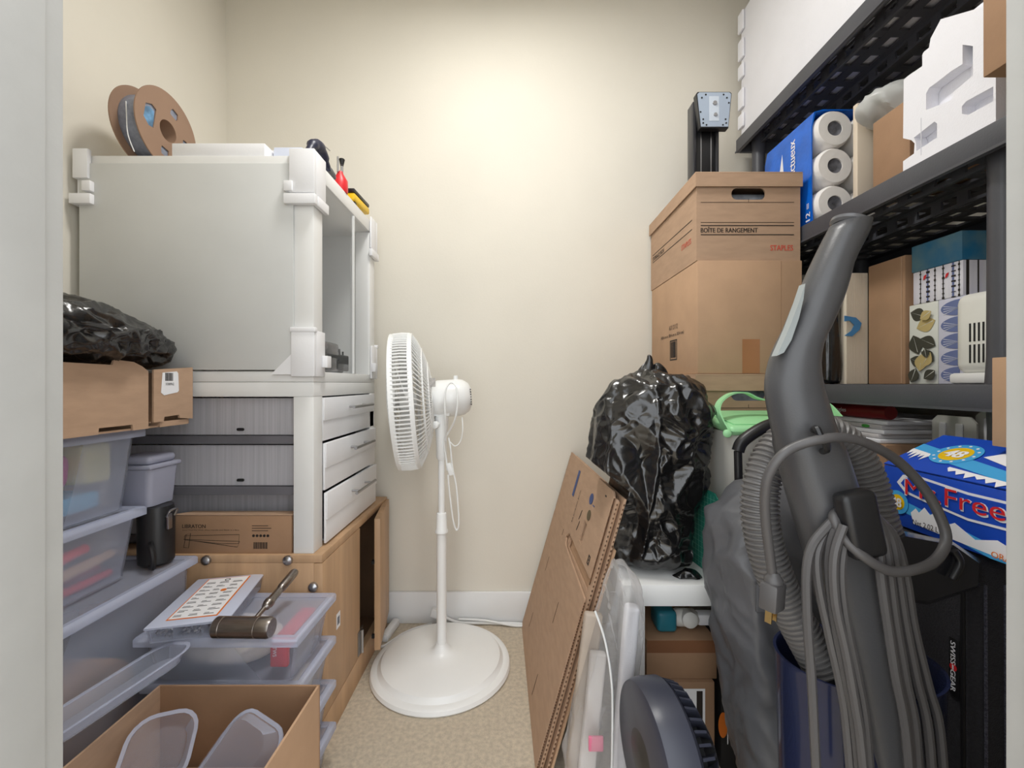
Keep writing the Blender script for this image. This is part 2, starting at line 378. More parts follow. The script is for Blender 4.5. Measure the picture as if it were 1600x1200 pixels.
# ------------------------------------------------------------------ drawer stand (small table with drawers)
SX0, SX1, SY0, SY1 = -1.063, -.488, 1.05, 1.515
st = thing('drawer_table', (-.775, 1.28, WT), 'white side table fitted with three drawers on the wooden cabinet', 'table')
M().box(SX0, SX1, SY0, SY1, .872, .908, .002).build('tabletop', white, st)
for x in (SX0, SX1 - .05):
    for y in (SY0, SY1 - .05):
        M().box(x, x + .05, y, y + .05, WT, .872, .002).build('leg', white, st)
dz = [(.756, .868, 0.0), (.629, .750, .005), (.492, .622, .008)]
for i, (z0, z1, pull) in enumerate(dz):
    x1 = SX1 + pull
    d = M().box(x1 - .006, x1, SY0 + .052, SY1 - .01, z0, z1, .0015).build('drawer', white_pl, st)
    M().box(x1, x1 + .0035, SY0 + .052, SY1 - .01, z0 + (z1 - z0) * .47, z1, .0012).build('raised_panel', white_pl, d)
    yc = (SY0 + SY1) / 2 + .045; zz = z0 + (z1 - z0) * .72
    hm = M().cyl((x1 + .028, yc - .085, zz), (x1 + .028, yc + .085, zz), .0045, n=14)
    for k in (-.055, .055): hm.cyl((x1, yc + k, zz), (x1 + .028, yc + k, zz), .0035, n=10)
    hm.build('handle', steel, d)
    dy = .045 if i == 2 else 0
    c = M().box(SX0 + .06, SX1 - .052, SY0 + dy + .022, SY0 + dy + .027, z0 + .02, z1).box(SX0 + .06, x1 - .007, SY1 - .03, SY1 - .025, z0, z1).box(SX0 + .06, x1 - .007, SY0 + dy + .027, SY1 - .03, z0, z0 + .004).build('drawer_side', coro, d)
    M().box(SX0 + .055, SX1 - .052, SY0 + dy + .014, SY0 + dy + .03, z0 - .002, z0 + .018).build('runner', coro_s, d)
    M().box(-.69, -.672, SY0 + dy + .0205, SY0 + dy + .0225, z0 + .03, z0 + .037, .003).build('slot', blackm, d)
# ------------------------------------------------------------------ printer enclosure on top
en = thing('printer_enclosure', (-.775, 1.28, .908), 'large white enclosure with grey side panel and clear front on the drawer table', 'enclosure')
ET = 1.4655
M().box(SX0, SX1, SY0, SY1, ET - .04, ET, .002).build('top_slab', white, en)
M().box(SX0, SX1, SY0, SY1, .9085, .935, .002).build('bottom_rail', white, en)
for x in (SX0, SX1 - .05):
    for y in (SY0, SY1 - .05):
        M().box(x, x + .05, y, y + .05, .935, ET - .04, .002).build('post', white, en)
M().box(SX0 + .004, SX1 - .047, SY0 - .006, SY0 - .0005, .938, ET - .022, .001).build('side_panel', greypan, en)
M().box(SX0 + .05, SX1 - .05, SY1 - .008, SY1 - .002, .935, ET - .04).build('back_panel', greypan, en)
M().box(SX0, SX0 + .006, SY0 + .05, SY1 - .05, .935, ET - .04).build('rear_panel', greypan, en)
M().box(SX1 - .004, SX1 - .001, SY0 + .052, SY0 + .27, .936, ET - .042).build('acrylic_door', acrylic, en)
M().box(SX1 - .009, SX1 - .0055, SY0 + .26, SY1 - .052, .936, ET - .042).build('acrylic_door', acrylic, en)
M().box(SX1 - .006, SX1 + .001, SY0 + .268, SY0 + .272, .936, ET - .042).build('door_edge', white, en)
def bracket(x, y, z0, z1, sx, sy):
    m = M(); w = .055
    xa, xb = sorted((x + sx * .006, x - sx * w)); ya, yb = sorted((y + sy * .010, y - sy * w))
    m.prism([(xa, ya), (xb, ya), (xb, yb), (x - sx * w if 0 else xa, yb)], (0, 0, z0), XP, YP, ZP * (z1 - z0))
    return m
def corner(x, y, sx, sy, top, w=.055):
    # printed L clamp that wraps the outside of a post
    xo, yo = x + sx * .007, y + sy * .012
    def bx(m, xa, xb, ya, yb, za, zb): m.box(min(xa, xb), max(xa, xb), min(ya, yb), max(ya, yb), za, zb, .002)
    m = M()
    if top:
        bx(m, xo, x - sx * w, yo, y + sy * .0008, ET - .095 + (.055 - w) * 1.4, ET + .012); bx(m, x + sx * .0008, xo, y, y - sy * .055, ET - .095, ET + .012)
        m.build('corner_bracket', white_pl, en)
        c = M(); bx(c, xo + sx * .004, x - sx * (w + .011), yo + sy * .005, y + sy * .0008, ET - .124, ET - .099); bx(c, x + sx * .0008, xo + sx * .005, y, y - sy * .062, ET - .124, ET - .099)
        bx(c, x - sx * (w - .01), x - sx * (w + .011), yo + sy * .005, y + sy * .0008, ET - .093, ET - .068)
        c.build('clamp', white_pl, en)
    else:
        bx(m, xo, x - sx * .05, yo, y + sy * .0008, .922, 1.035); bx(m, x + sx * .0008, xo, y, y - sy * .05, .922, 1.035)
        m.prism([(0, 0), (-sx * .05, 0), (0, .05)], (x - sx * .05, y + sy * .0008, .927), XP, ZP, YP * sy * .008)
        bx(m, xo + sx * .003, x - sx * .052, yo + sy * .002, y + sy * .0008, 1.03, 1.042)
        bx(m, xo, xo + sx * .014, y - sy * .03, y - sy * .055, .945, .975)
        m.build('corner_bracket', white_pl, en)
corner(SX1, SY0, 1, -1, True); corner(SX1, SY0, 1, -1, False)
corner(SX1, SY1, 1, 1, True); corner(SX1, SY1, 1, 1, False)
corner(SX0, SY0, -1, -1, True, .03)
g = M().box(-.60, -.50, 1.12, 1.24, .9355, 1.02, .01).box(-.575, -.51, 1.22, 1.30, .9355, .985, .008).lathe([(.055, -.012), (.055, .012)], (-.54, 1.172, 1.0), (1, .2, 0), 24)
for i in range(16): g.box(-.61 + .1 * random.random(), -.50, 1.12 + .18 * random.random(), 1.31, .94 + .05 * random.random(), .99, .004, X=None) if i < 3 else g.cyl((-.51, 1.12 + .011 * i, .945), (-.51 - .02 * random.random(), 1.125 + .011 * i, 1.0 + .015 * random.random()), .003, n=6)
g.build('printer_parts', gunits, None, 'dark metal printer parts behind the clear door of the enclosure', 'machine part')
# ------------------------------------------------------------------ things on the enclosure
sp = thing('filament_spool', (-.93, 1.12, ET), 'brown cardboard spool of grey filament standing on the white enclosure', 'spool')
sc = Vector((0, 1.12, ET + .1008))
def flange(x):
    def rot(l, a): return [(p * math.cos(a) - q * math.sin(a), p * math.sin(a) + q * math.cos(a)) for p, q in l]
    slot = [(-.011, .05), (.011, .05), (.013, .06), (.009, .071), (-.009, .071), (-.013, .06)]
    big = [(-.026, .042), (.026, .042), (.03, .056), (.018, .073), (-.018, .073), (-.03, .056)]
    M().prism(disc(0, 0, .1, 64), (x, sc.y, sc.z), YP, ZP, XP * .003, [disc(0, 0, .027, 28), rot(slot, R(-20)), rot(slot, R(-95)), rot(big, R(80)), rot(slot, R(170))]).build('flange', spool_m, sp)
flange(-.905); flange(-.966)
M().lathe([(.03, 0), (.078, 0), (.08, .005), (.08, .05), (.078, .0575), (.03, .0575), (.03, 0)], (-.963, sc.y, sc.z), (1, 0, 0), 56, False).build('filament', fil, sp)
M().lathe([(.027, 0), (.029, 0), (.029, .058), (.027, .058), (.027, 0)], (-.963, sc.y, sc.z), (1, 0, 0), 40, False).build('core', spool_m, sp)
M().tube([(-.945, 1.045, ET + .13), (-.93, 1.03, ET + .09), (-.925, 1.028, ET + .04), (-.92, 1.04, ET + .004)], .0012, 6).build('loose_strand', trim_m, sp)
patch([(-.026, .042), (.026, .042), (.03, .056), (.018, .073), (-.018, .073), (-.03, .056)], (-.9045, sc.y, sc.z), -ZP, YP * -1, mat('blue grey label', (96, 140, 176), .5, var=.4, scale=40), sp, 'label')
WB = P(270, 243, 1.06)
M().box(-.842, -.612, 1.056, 1.17, ET, ET + .034, .002).build('flat_box', white_pl, None, 'flat white box at the enclosure edge beside the filament spool', 'box')
M().box(-.606, -.533, 1.085, 1.24, ET, ET + .04, .002).build('flat_box', mat('pale blue white plastic', (214, 220, 236), .4), None, 'pale blue flat box near the enclosure corner bracket', 'box')
t = thing('black_webcam', (-.77, 1.23, ET), 'small black cylindrical camera with a red lead behind the flat white box', 'camera')
M().lathe([(.025, ET), (.03, ET + .01), (.03, ET + .098), (.026, ET + .104), (.02, ET + .104), (.018, ET + .09), (.001, ET + .09)], (-.76, 1.22, 0), n=32).build('body', black, t)
M().tube([(-.735, 1.20, ET + .095), (-.725, 1.195, ET + .085), (-.72, 1.2, ET + .05), (-.715, 1.21, ET + .005)], .002, 6).build('red_lead', red, t)
M().lathe([(.02, ET), (.024, ET + .04), (.016, ET + .07), (.001, ET + .075)], (-.83, 1.22, 0), n=20).build('cap', black, t)
t = thing('caliper', (-.57, 1.16, ET + .04), 'pale blue plastic caliper lying on the pale blue flat box', 'tool')
M().box(-.645, -.555, 1.135, 1.15, ET + .0405, ET + .047, .002).build('beam', mat('pale blue plastic', (176, 204, 228), .4), t)
M().box(-.64, -.612, 1.13, 1.155, ET + .0475, ET + .058, .002).box(-.604, -.598, 1.13, 1.14, ET + .047, ET + .056).build('slider', white_pl, t)
def onright(y): return SX1 - .012, y
t = thing('hand_tool', (-.505, 1.125, ET), 'black hand tool with a wire tip at the enclosure front corner', 'tool')
M().tube([(-.505, 1.10, ET + .012), (-.503, 1.12, ET + .042), (-.50, 1.15, ET + .05), (-.497, 1.18, ET + .025), (-.495, 1.19, ET + .011)], [.01, .014, .016, .014, .01, .008], 12, 6).xf(Matrix.Translation((0, -0.04, 0))).build('body', mat('navy black plastic', (40, 42, 62), .4), t)
M().tube([(-.50, 1.16, ET + .06), (-.498, 1.175, ET + .07), (-.495, 1.2, ET + .072)], .0015, 6).xf(Matrix.Translation((0, -0.04, 0))).build('wire_tip', steel, t)
M().tube([(-.507, 1.235, ET + .013), (-.505, 1.25, ET + .02), (-.503, 1.275, ET + .02), (-.5, 1.29, ET + .012)], [.007, .012, .013, .012, .009], 12, 6).xf(Matrix.Translation((0, -0.095, 0))).build('grey_plug', mat('mid grey plastic', (96, 98, 100), .5), None, 'small grey rubber plug between black tool and red tool on enclosure', 'plug')
t = thing('red_glue_bottle', (-.505, 1.33, ET), 'small red bottle with black brush tip on the enclosure edge', 'bottle')
M().lathe([(.02, ET), (.022, ET + .006), (.021, ET + .035), (.009, ET + .055), (.007, ET + .062)], (-.505, 1.33, 0), n=24).xf(Matrix.Translation((0, -0.075, 0))).build('body', red, t)
M().lathe([(.004, ET + .058), (.004, ET + .082), (.005, ET + .083)], (-.502, 1.335, 0), n=14).cyl((-.507, 1.318, ET + .056), (-.507, 1.318, ET + .1), .0028, n=12).xf(Matrix.Translation((0, -0.075, 0))).build('ferrule', steel, t)
M().lathe([(.004, ET + .08), (.0085, ET + .1), (.007, ET + .102)], (-.502, 1.335, 0), n=14).xf(Matrix.Translation((0, -0.075, 0))).build('bristles', black, t)
t = thing('utility_knife', (-.51, 1.43, ET), 'yellow and black knife lying over the enclosure back edge', 'tool')
KM = Matrix.Translation((-.50, 1.385, ET + .010)) @ Matrix.Rotation(R(3), 4, 'X')
M().box(-.015, .015, -.07, .07, 0, .022, .005).xf(KM).build('body', yellow, t)
M().box(-.016, .016, -.073, .066, .0225, .034, .003).xf(KM).box(-.512, -.49, 1.33, 1.345, ET, ET + .0075).build('grip', black, t)
# ------------------------------------------------------------------ boxed tool under drawer table
lb = thing('tool_box', (-.7, 1.08, WT), 'long brown printed tool carton lying on the wooden cabinet under the drawers', 'box')
LA = Vector((-.836, 1.048, WT)); LW, LH = .272, .096
LXX = -.556 
M().box(LA.x, SX1 - .055, 1.051, 1.063, WT, WT + LH - .003, .001).box(LA.x, SX1 - .055, 1.063, 1.09, WT, WT + .003).build('carton', card_d, lb)
M().prism([(0, 0), (.295, 0), (.295, .03), (.03, .03)], (LA.x, 1.051, WT + LH - .002), XP, YP, ZP * .002).build('top_flap', card, lb)
fy = 1.0505
text('LIBRATON', (LA.x + .025, fy, WT + .063), XP, ZP, ink, lb, .057, .009, bold=.02)
text('Steel Tool Kit With Alloy Handle and Blade in a Box', (LA.x + .025, fy, WT + .056), XP, ZP, ink, lb, .14, .0035)
dr = M()
for l in ([(.03, .044), (.165, .047), (.163, .025), (.12, .024), (.03, .034)], [(.028, .035), (.16, .016), (.166, .03)], [(.028, .015), (.034, .047), (.045, .05), (.04, .014)]):
    pts = [Vector((LA.x + a, fy, WT + b)) for a, b in l]; dr.tube(pts + [pts[0]], .0005, 4, 1)
dr.build('line_drawing', ink, lb)
ic = M()
for k in range(5): ic.prism(disc(.2 + k * .0088, .044, .0034, 14), (LA.x, fy, WT), XP, ZP, (0, -.0004, 0))
for k in range(3): ic.prism(rect(.196, .196 + .04 + .008 * (k % 2), .056 + k * .006, .0572 + k * .006), (LA.x, fy, WT), XP, ZP, (0, -.0004, 0))
ic.build('icons', ink, lb)
barcode((LA.x + .2, fy, WT + .012), XP, ZP, .035, .016, lb)
# ------------------------------------------------------------------ storage bins on the left
def bin_(x0, x1, y0, y1, z0, z1, label, group=None, name='storage_bin', lid=True, ins=.014, lm=None):
    t = thing(name, ((x0 + x1) / 2, (y0 + y1) / 2, z0), label, 'bin', group)
    M().shell(x0 + .008, x1 - .008, y0 + .008, y1 - .008, z0, z1 - .012, ins).build('body', clear, t)
    if lid:
        M().box(x0 + .012, x1 - .012, y0 + .012, y1 - .012, z1 - .006, z1 - .003, .001).build('lid_panel', clear, t)
        m = M()
        def fr(i, z):  # rim loop
            return [Vector((x, y, z)) for x, y in ((x0 + i, y0 + i), (x1 - i, y0 + i), (x1 - i, y1 - i), (x0 + i, y1 - i))]
        m.rings([fr(.004, z1 - .018), fr(0, z1 - .018), fr(0, z1 - .004), fr(.003, z1), fr(.012, z1), fr(.016, z1 - .004), fr(.012, z1 - .008), fr(.004, z1 - .010), fr(.004, z1 - .018)], True, False)
        m.build('lid_rim', lm or clear_lid, t)
    return t
bin_(-1.07, -.752, .52, 1.022, 0.0, .4937, 'large clear lidded tote on the floor carrying the smaller clear bins')
bin_(-1.06, -.80, .55, .935, .494, .637, 'clear bin with red tools inside, between large tote and pink bin')
bin_(-1.06, -.80, .55, .932, .6375, .808, 'clear bin holding a pink bag, topmost under the brown tray')
# contents
M().box(-1.02, -.845, .62, .83, .70, .775, .028, 4).displace(lambda c, n: n * .006 * noise.noise(c * 22)).build('pink_bag', pink, None, 'crumpled pink plastic bag inside the topmost clear bin', 'bag')
M().box(-1.03, -.83, .60, .86, .656, .69, .006).build('teal_tray', sky_b, None, 'light blue tray under the pink bag in the clear bin', 'tray')
M().box(-1.01, -.84, .84, .90, .70, .785, .012, 3).displace(lambda c, n: n * .005 * noise.noise(c * 30)).build('yellow_bag', mat('pale yellow film', (214, 210, 150), .3), None, 'pale yellow film bundle beside the pink bag in the bin', 'bag')
def rod(name, a, b, r, m, label, cat):
    M().tube([a, (Vector(a) + Vector(b)) / 2, b], [r * .8, r, r, r * 1.05, r * .9], 12, 5).build(name, m, None, label, cat)
rod('red_tool', (-.87, .58, .540), (-.86, .86, .572), .011, red, 'red tool handle lying highest in the clear bin of tools', 'tool')
rod('wooden_stick', (-.842, .6, .528), (-.842, .895, .548), .010, tan, 'tan wooden stick among red tools in the clear bin', 'stick')
rod('red_tool', (-.85, .60, .507), (-.85, .90, .507), .009, red, 'red tool handle lying on the bottom of the bin of tools', 'tool')
rod('hand_tool', (-.90, .60, .508), (-.88, .905, .512), .010, mat('dark red plastic', (150, 36, 50), .4), 'dark red grip beside the wooden stick in the bin of tools', 'tool')
M().box(-1.03, -.80, .56, .80, .03, .16, .02).build('teal_case', teal, None, 'teal case at the bottom of the large clear tote', 'case')
M().box(-1.03, -.795, .6, .93, .17, .33, .05, 4).build('tan_bundle', mat('tan fabric', (186, 146, 104), .6, var=.2), None, 'tan bundle above the teal case in the large clear tote', 'bundle')
# black canister and grey lidded box
t = thing('black_canister', (-.80, .98, .494), 'black canister with metal clasp and handle on the large clear tote', 'canister')
M().lathe([(.029, .494), (.034, .50), (.035, .61), (.032, .626), (.001, .627)], (-.815, .978, 0), n=36).build('body', mat('black canister paint', (34, 34, 36), .4), t)
M().box(-.781, -.774, .962, .974, .575, .61, .002).tube([(-.777, .96, .605), (-.769, .96, .618), (-.769, .98, .618), (-.775, .98, .603)], .0024, 6).build('clasp', steel, t)
M().tube([(-.80, .945, .55), (-.787, .932, .545), (-.780, .928, .525), (-.784, .932, .502), (-.80, .945, .500)], .0055, 8).build('handle', black, t)
t = thing('grey_lidded_box', (-.83, .99, .628), 'small grey translucent lidded box standing on the black canister', 'box')
gl = mat('grey translucent plastic', (176, 178, 196), .3, var=.03, alpha=.8)
M().shell(-.885, -.802, .945, 1.03, .628, .712, .006, .002, .012).build('body', gl, t)
M().box(-.888, -.799, .942, 1.033, .7125, .722, .003).box(-.882, -.806, .948, 1.027, .722, .742, .009, 3).build('lid', gl, t)
# brown tray box with black bag
t = thing('cardboard_tray', (-.9, .8, .8085), 'open brown cardboard tray with barcode label on the topmost bin', 'box')
TZ, TT, TX = .8085, .93, -.775
M().prism([(.50, 0), (.80, 0), (.801, .012), (.872, .012), (.873, 0), (.91, 0), (.91, .122), (.895, .132), (.875, .140), (.832, .143), (.828, .132), (.50, .135)], (TX, 0, TZ), YP, ZP, (-.004, 0, 0)).build('side_wall', card, t)
M().prism([(0, .012), (.026, .012), (.028, .022), (.07, .024), (.072, .016), (.112, .012), (.112, .135), (0, .126)], (TX + .004, .919, TZ), YP, ZP, (-.004, 0, 0)).build('corner_flap', card, t)
M().prism(rect(0, .08, 0, .012), (TX, .94, TZ), YP, ZP, (-.02, 0, 0)).box(-1.06, TX - .005, .50, 1.03, TZ, TZ + .004).box(-1.06, TX - .005, 1.026, 1.03, TZ + .004, TT).box(-1.06, -1.056, .5, 1.026, TZ + .004, TT).build('tray_base', card, t)
patch([(0, .006), (.008, 0), (.046, .006), (.05, .010), (.048, .05), (.044, .054), (.004, .050)], (TX + .0045, .937, TZ + .070), YP, ZP, paper, t, 'label')
barcode((TX + .0051, .948, TZ + .102), YP, ZP, .022, .018, t, 10)
text('X3089N2', (TX + .0051, .948, TZ + .092), YP, ZP, ink, t, .024, .006)
def facet(c, amp, sc, seed=0):
    q = Vector((c.x * sc + seed, c.y * sc + seed, c.z * sc))
    q += Vector((noise.noise(q * .6), noise.noise(q * .6 + Vector((9, 0, 0))), noise.noise(q * .6 + Vector((0, 9, 0))))) * .7
    d = noise.voronoi(q)[0]
    return amp * (.45 - min(.9, d[1] - d[0]))
def crumple(c, amp, sc, seed=0):
    q = Vector((c.x * sc + seed, c.y * sc, c.z * sc))
    return amp * (noise.ridged_multi_fractal(q, .9, 2.1, 4, 1.0, 2.0) - 1.1)
bg = M()
bmesh.ops.create_icosphere(bg.bm, subdivisions=7, radius=1)
for v in bg.bm.verts:
    c = v.co
    z = c.z * (.055 if c.z > 0 else .045)
    v.co = Vector((-.892 + c.x * (.150 + .02 * max(0, c.y)), .755 + c.y * .275, 1.0 + z * 1.15 - .030 * max(0, c.y) ** 2))
bg.displace(lambda c, n: n * (facet(Vector((c.x, c.y * .8, c.z * 1.8)), .026, 15) + facet(Vector((c.x, c.y, c.z * 1.4)), .013 if c.z < 1.01 else .005, 34, 3) + .008 * noise.noise(c * 12)))
for v in bg.bm.verts: v.co.y = min(v.co.y, 1.035); v.co.z = max(v.co.z, .9445 if v.co.x > -.79 else .9)
bg.build('black_plastic_bag', blackbag, None, 'black plastic bag slumped in the brown cardboard tray', 'bag', ang=70)
# ------------------------------------------------------------------ centre stack of clear bins
G = 'clear bins stacked before the wooden cabinet'
zz = [0, .1, .2008, .305, .4065]
labs = ['clear bin at the foot of the stack before the wooden cabinet', 'second clear bin up in the stack before the wooden cabinet', 'third clear bin up in the stack before the wooden cabinet', 'clear bin of white plastic bags, top of stack beside wooden cabinet']
for i in range(4): bin_(-.742, -.42, .835 if i == 3 else .85, 1.02, zz[i], zz[i + 1] - .0006, labs[i], G)
cl = M(); bmesh.ops.create_icosphere(cl.bm, subdivisions=5, radius=1)
for v in cl.bm.verts: c = v.co; v.co = Vector((-.607 + c.x * .100, .928 + c.y * .058, .351 + c.z * .034))
cl.displace(lambda c, n: n * (facet(c, .016, 20, 5) + .002)).build('white_bag_bundle', cloth, None, 'crumpled white plastic bags inside the top clear bin', 'bag', ang=60)
t = thing('red_packet', (-.455, .93, .31), 'red packet standing inside the top clear bin', 'packet')
M().box(-.49, -.455, .864, .875, .33, .386, .002).box(-.487, -.455, .876, .99, .36, .386, .002).build('packet', red, t)
text('TWS', (-.484, .8635, .372), -ZP, XP, white_ink, t, .02, .008)
for i in (1, 2): M().box(-.70, -.46, .88, 1.0, zz[i] + .006, zz[i] + .06, .015, 3).build('folded_cloth', cloth, None, 'pale folded cloth in the %s clear bin of the stack' % ('second' if i == 1 else 'third'), 'cloth')
M().box(-.70, -.46, .88, 1.0, .006, .06, .015, 3).build('folded_cloth', mat('blue grey cloth', (90, 100, 140), .8), None, 'blue grey cloth in the clear bin at the foot of the stack', 'cloth')
# parts organiser
og = thing('parts_organizer', (-.655, .93, .4065), 'clear compartment case with orange bordered label on the top clear bin', 'organizer', rot=(0, 0, R(13)))
M().shell(-.07, .07, -.105, .105, .0, .026, .003, .002, .008).build('tray', clear, og, local=True)
pt = M()
for x in (-.024, .024): pt.box(x - .0008, x + .0008, -.1, .1, .003, .024)
for y in (-.06, -.02, .02, .06): pt.box(-.066, .066, y - .0008, y + .0008, .003, .024)
pt.build('divider', clear, og, local=True)
M().box(-.072, .072, -.107, .107, .0265, .032, .003, 2).build('lid', clear_lid, og, local=True)
def lpatch(poly, z, m, name): M().prism(poly, (0, 0, z), XP, YP, ZP * .0003).build(name, m, og, local=True)
lpatch(rect(-.045, .045, -.085, .098), .0322, orange, 'label_border')
lpatch(rect(-.042, .042, -.082, .095), .0328, paper, 'label')
pr = M(); rr = random.Random(3)
for r_ in range(9):
    for c_ in range(3):
        x = -.038 + c_ * .027; y = -.075 + r_ * .018
        pr.prism(rect(x, x + .012 + rr.random() * .01, y, y + .0018), (0, 0, .0332), XP, YP, ZP * .0003)
        pr.prism(rect(x, x + .008 + rr.random() * .01, y + .005, y + .0062), (0, 0, .0332), XP, YP, ZP * .0003)
pr.prism(disc(.0, .085, .006, 20), (0, 0, .0332), XP, YP, ZP * .0003, [disc(.0, .085, .004, 16)])
pr.build('label_print', ink, og, local=True)
lpatch(disc(.012, .03, .006, 20), .0334, orange, 'label_emblem')
sc_ = M()
for i in range(70):
    x = rr.choice((-.047, 0, .047)) + rr.uniform(-.016, .016); y = rr.uniform(-.098, -.066)
    sc_.cyl((x, y, .004 + rr.random() * .01), (x + rr.uniform(-.006, .006), y + rr.uniform(-.004, .004), .006 + rr.random() * .012), .002, n=6)
sc_.build('screws', steel, og, local=True, kind='stuff')
# hammer
hm = thing('steel_hammer', (-.51, .87, .4065), 'dark steel mallet with turned handle lying across the top clear bin', 'hammer')
hc = Vector((-.525, .835, .4275))
M().lathe([(.017, -.056), (.0195, -.053), (.0195, -.041), (.0185, -.040), (.0185, -.039), (.0195, -.038), (.0195, .028), (.0185, .029), (.0185, .030), (.0195, .031), (.0195, .05), (.017, .056)], hc, (1, -.02, 0), 36).build('head', gun, hm)
ha = Vector((.012, .12, .034)).normalized(); h0 = hc + Vector((.012, .015, .006))
M().lathe([(.0045, 0), (.005, .03), (.0085, .034), (.0085, .039), (.0105, .042), (.0105, .049), (.0085, .052), (.008, .078), (.007, .082), (.0085, .085), (.0095, .09), (.0095, .135), (.0075, .140), (.001, .141)], h0, ha, 20).build('handle', gun, hm)
# ------------------------------------------------------------------ open carton with plastic lids
oc = thing('open_carton', (-.41, .6, 0), 'open brown carton full of plastic lids before the clear bins', 'box')
CX0, CX1, CY0, CY1, CZT = -.66, -.36, .52, .80, .34
M().box(CX0, CX1, CY1 - .004, CY1, 0, CZT).build('back_wall', card_d, oc)
M().box(CX1 - .004, CX1, CY0, CY1 - .004, 0, CZT).build('side_wall', card_l, oc)
M().box(CX0, CX0 + .004, CY0, CY1 - .004, 0, CZT).box(CX0 + .004, CX1 - .004, CY0, CY0 + .004, 0, CZT).box(CX0 + .004, CX1 - .004, CY0 + .004, CY1 - .004, 0, .004).build('walls', card, oc)
def lid_thing(name, label, w, d, h, Mx, txt=None, m=None):
    t = bpy.data.objects.new(name, None); COL.objects.link(t); t.matrix_world = Mx; WLOC[t.name] = Vector((0, 0, 0)); tag(t, label, 'lid')
    M().shell(-w, w, -d, d, 0, h, .010, .0015, .03).build('shell', clear, t)
    def rr(e, z):
        out = []; q = .03 + e
        for cx, cy, st_ in ((w - .03, d - .03, 0), (-w + .03, d - .03, 90), (-w + .03, -d + .03, 180), (w - .03, -d + .03, 270)):
            for k in range(6): out.append(Vector((cx + q * math.cos(R(st_ + 18 * k)), cy + q * math.sin(R(st_ + 18 * k)), z)))
        return out
    M().rings([rr(.0005, h), rr(.006, h), rr(.0065, h + .003), rr(.0005, h + .002), rr(.0005, h)], True, False).build('rim', clear_lid, t)
    if txt: text(txt, (-.03, -.01, -.0006), XP, YP, clear_lid, t, .06, .018)
    return t
MX = Matrix
lid_thing('container_cover', 'long clear plastic cover resting on the rim of the open carton', .05, .105, .018, MX.Translation((-.672, .72, .372)) @ MX.Rotation(R(-22), 4, 'Z') @ MX.Rotation(R(8), 4, 'X') @ MX.Rotation(R(-14), 4, 'Y'))
lid_thing('container_cover', 'rounded clear cover standing upright inside the open carton', .062, .085, .016, MX.Translation((-.462, .665, .285)) @ MX.Rotation(R(-30), 4, 'Z') @ MX.Rotation(R(40), 4, 'X') @ MX.Rotation(R(180), 4, 'Y'))
lid_thing('container_cover', 'small clear square cover lying low inside the open carton', .045, .05, .014, MX.Translation((-.59, .715, .283)) @ MX.Rotation(R(20), 4, 'Z') @ MX.Rotation(R(35), 4, 'X'))
M().box(-.65, -.37, .53, .79, .006, .20, .01).build('folded_bag', mat('brown paper bag', (150, 122, 100), .9, bump=.4, bscale=30), None, 'brown paper bag at the bottom of the open carton', 'bag')
# ------------------------------------------------------------------ shelving unit
sh = thing('shelving_unit', (1.05, 1.08, 0), 'dark grey plastic shelving unit with lattice shelves along the right wall', 'shelf')
HX0, HX1, HY0, HY1 = .824, 1.285, .585, 1.572
LV = [.06, .454, .903, 1.353, 1.80]
for z in LV:
    m = M()
    m.box(HX0, HX0 + .012, HY0, HY1, z - .048, z, .003).box(HX1 - .012, HX1, HY0, HY1, z - .048, z, .003)
    m.box(HX0 + .012, HX1 - .012, HY0, HY0 + .012, z - .048, z, .002).box(HX0 + .012, HX1 - .012, HY1 - .012, HY1, z - .048, z, .002)
    m.box(HX0 - .003, HX0, HY0, HY1, z - .048, z - .043)
    n = 16; step = (HY1 - HY0 - .024) / n
    for i in range(n + 1):
        y = HY0 + .012 + i * step; m.box(HX0 + .012, HX1 - .012, max(y - .011, HY0 + .012), min(y + .011, HY1 - .012), z - .012, z - .006)
    for x, w in ((HX0 + .03, .018), (HX0 + .085, .012), (HX0 + .13, .012), (HX0 + .19, .02), (HX0 + .245, .012), (HX0 + .30, .012), (HX0 + .35, .012), (HX1 - .03, .018)):
        m.box(x - w, x + w, HY0 + .012, HY1 - .012, z - .0125, z - .0065)
    for x in (HX0 + .055, HX0 + .19):     # ribs with square windows
        m.box(x - .003, x + .003, HY0 + .012, HY1 - .012, z - .020, z - .012).box(x - .003, x + .003, HY0 + .012, HY1 - .012, z - .048, z - .041)
        for i in range(n + 1):
            y = HY0 + .012 + i * step; m.box(x - .003, x + .003, max(y - .012, HY0 + .012), min(y + .012, HY1 - .012), z - .041, z - .020)
    m.build('shelf', darkplast, sh)
for a, b_ in zip(LV, LV[1:]):
    for x in (HX0 + .055, HX1 - .04):
        for y in (.763, HY1 - .05):
            M().lathe([(.024, a - .006), (.0215, a + .05), (.0205, b_ - .08), (.023, b_ - .0125)], (x, y, 0), n=24).build('post', darkplast, sh)
for x in (HX0 + .055, HX1 - .04):
    for y in (.763, HY1 - .05): M().cyl((x, y, 0), (x, y, .0475), .022, n=20).build('foot', darkplast, sh)
# top shelf: white foam box
t = thing('foam_crate', (1.0, 1.2, 1.80), 'large white foam packing block on the top shelf', 'foam block')
M().box(HX0 + .012, 1.24, .70, 1.565, 1.80, 2.26, .012, 3).build('block', foam, t)
for z, hgt in ((1.83, .05), (1.90, .07), (2.01, .05), (2.08, .07), (2.18, .07)):
    M().box(HX0 + .002 + .03, 1.2, 1.5655, 1.59, z, z + hgt, .01, 3).build('lug', foam, t)
    M().box(HX0 + .002, HX0 + .0115, 1.53, 1.565, z, z + hgt, .004, 2).build('lug', foam, t)
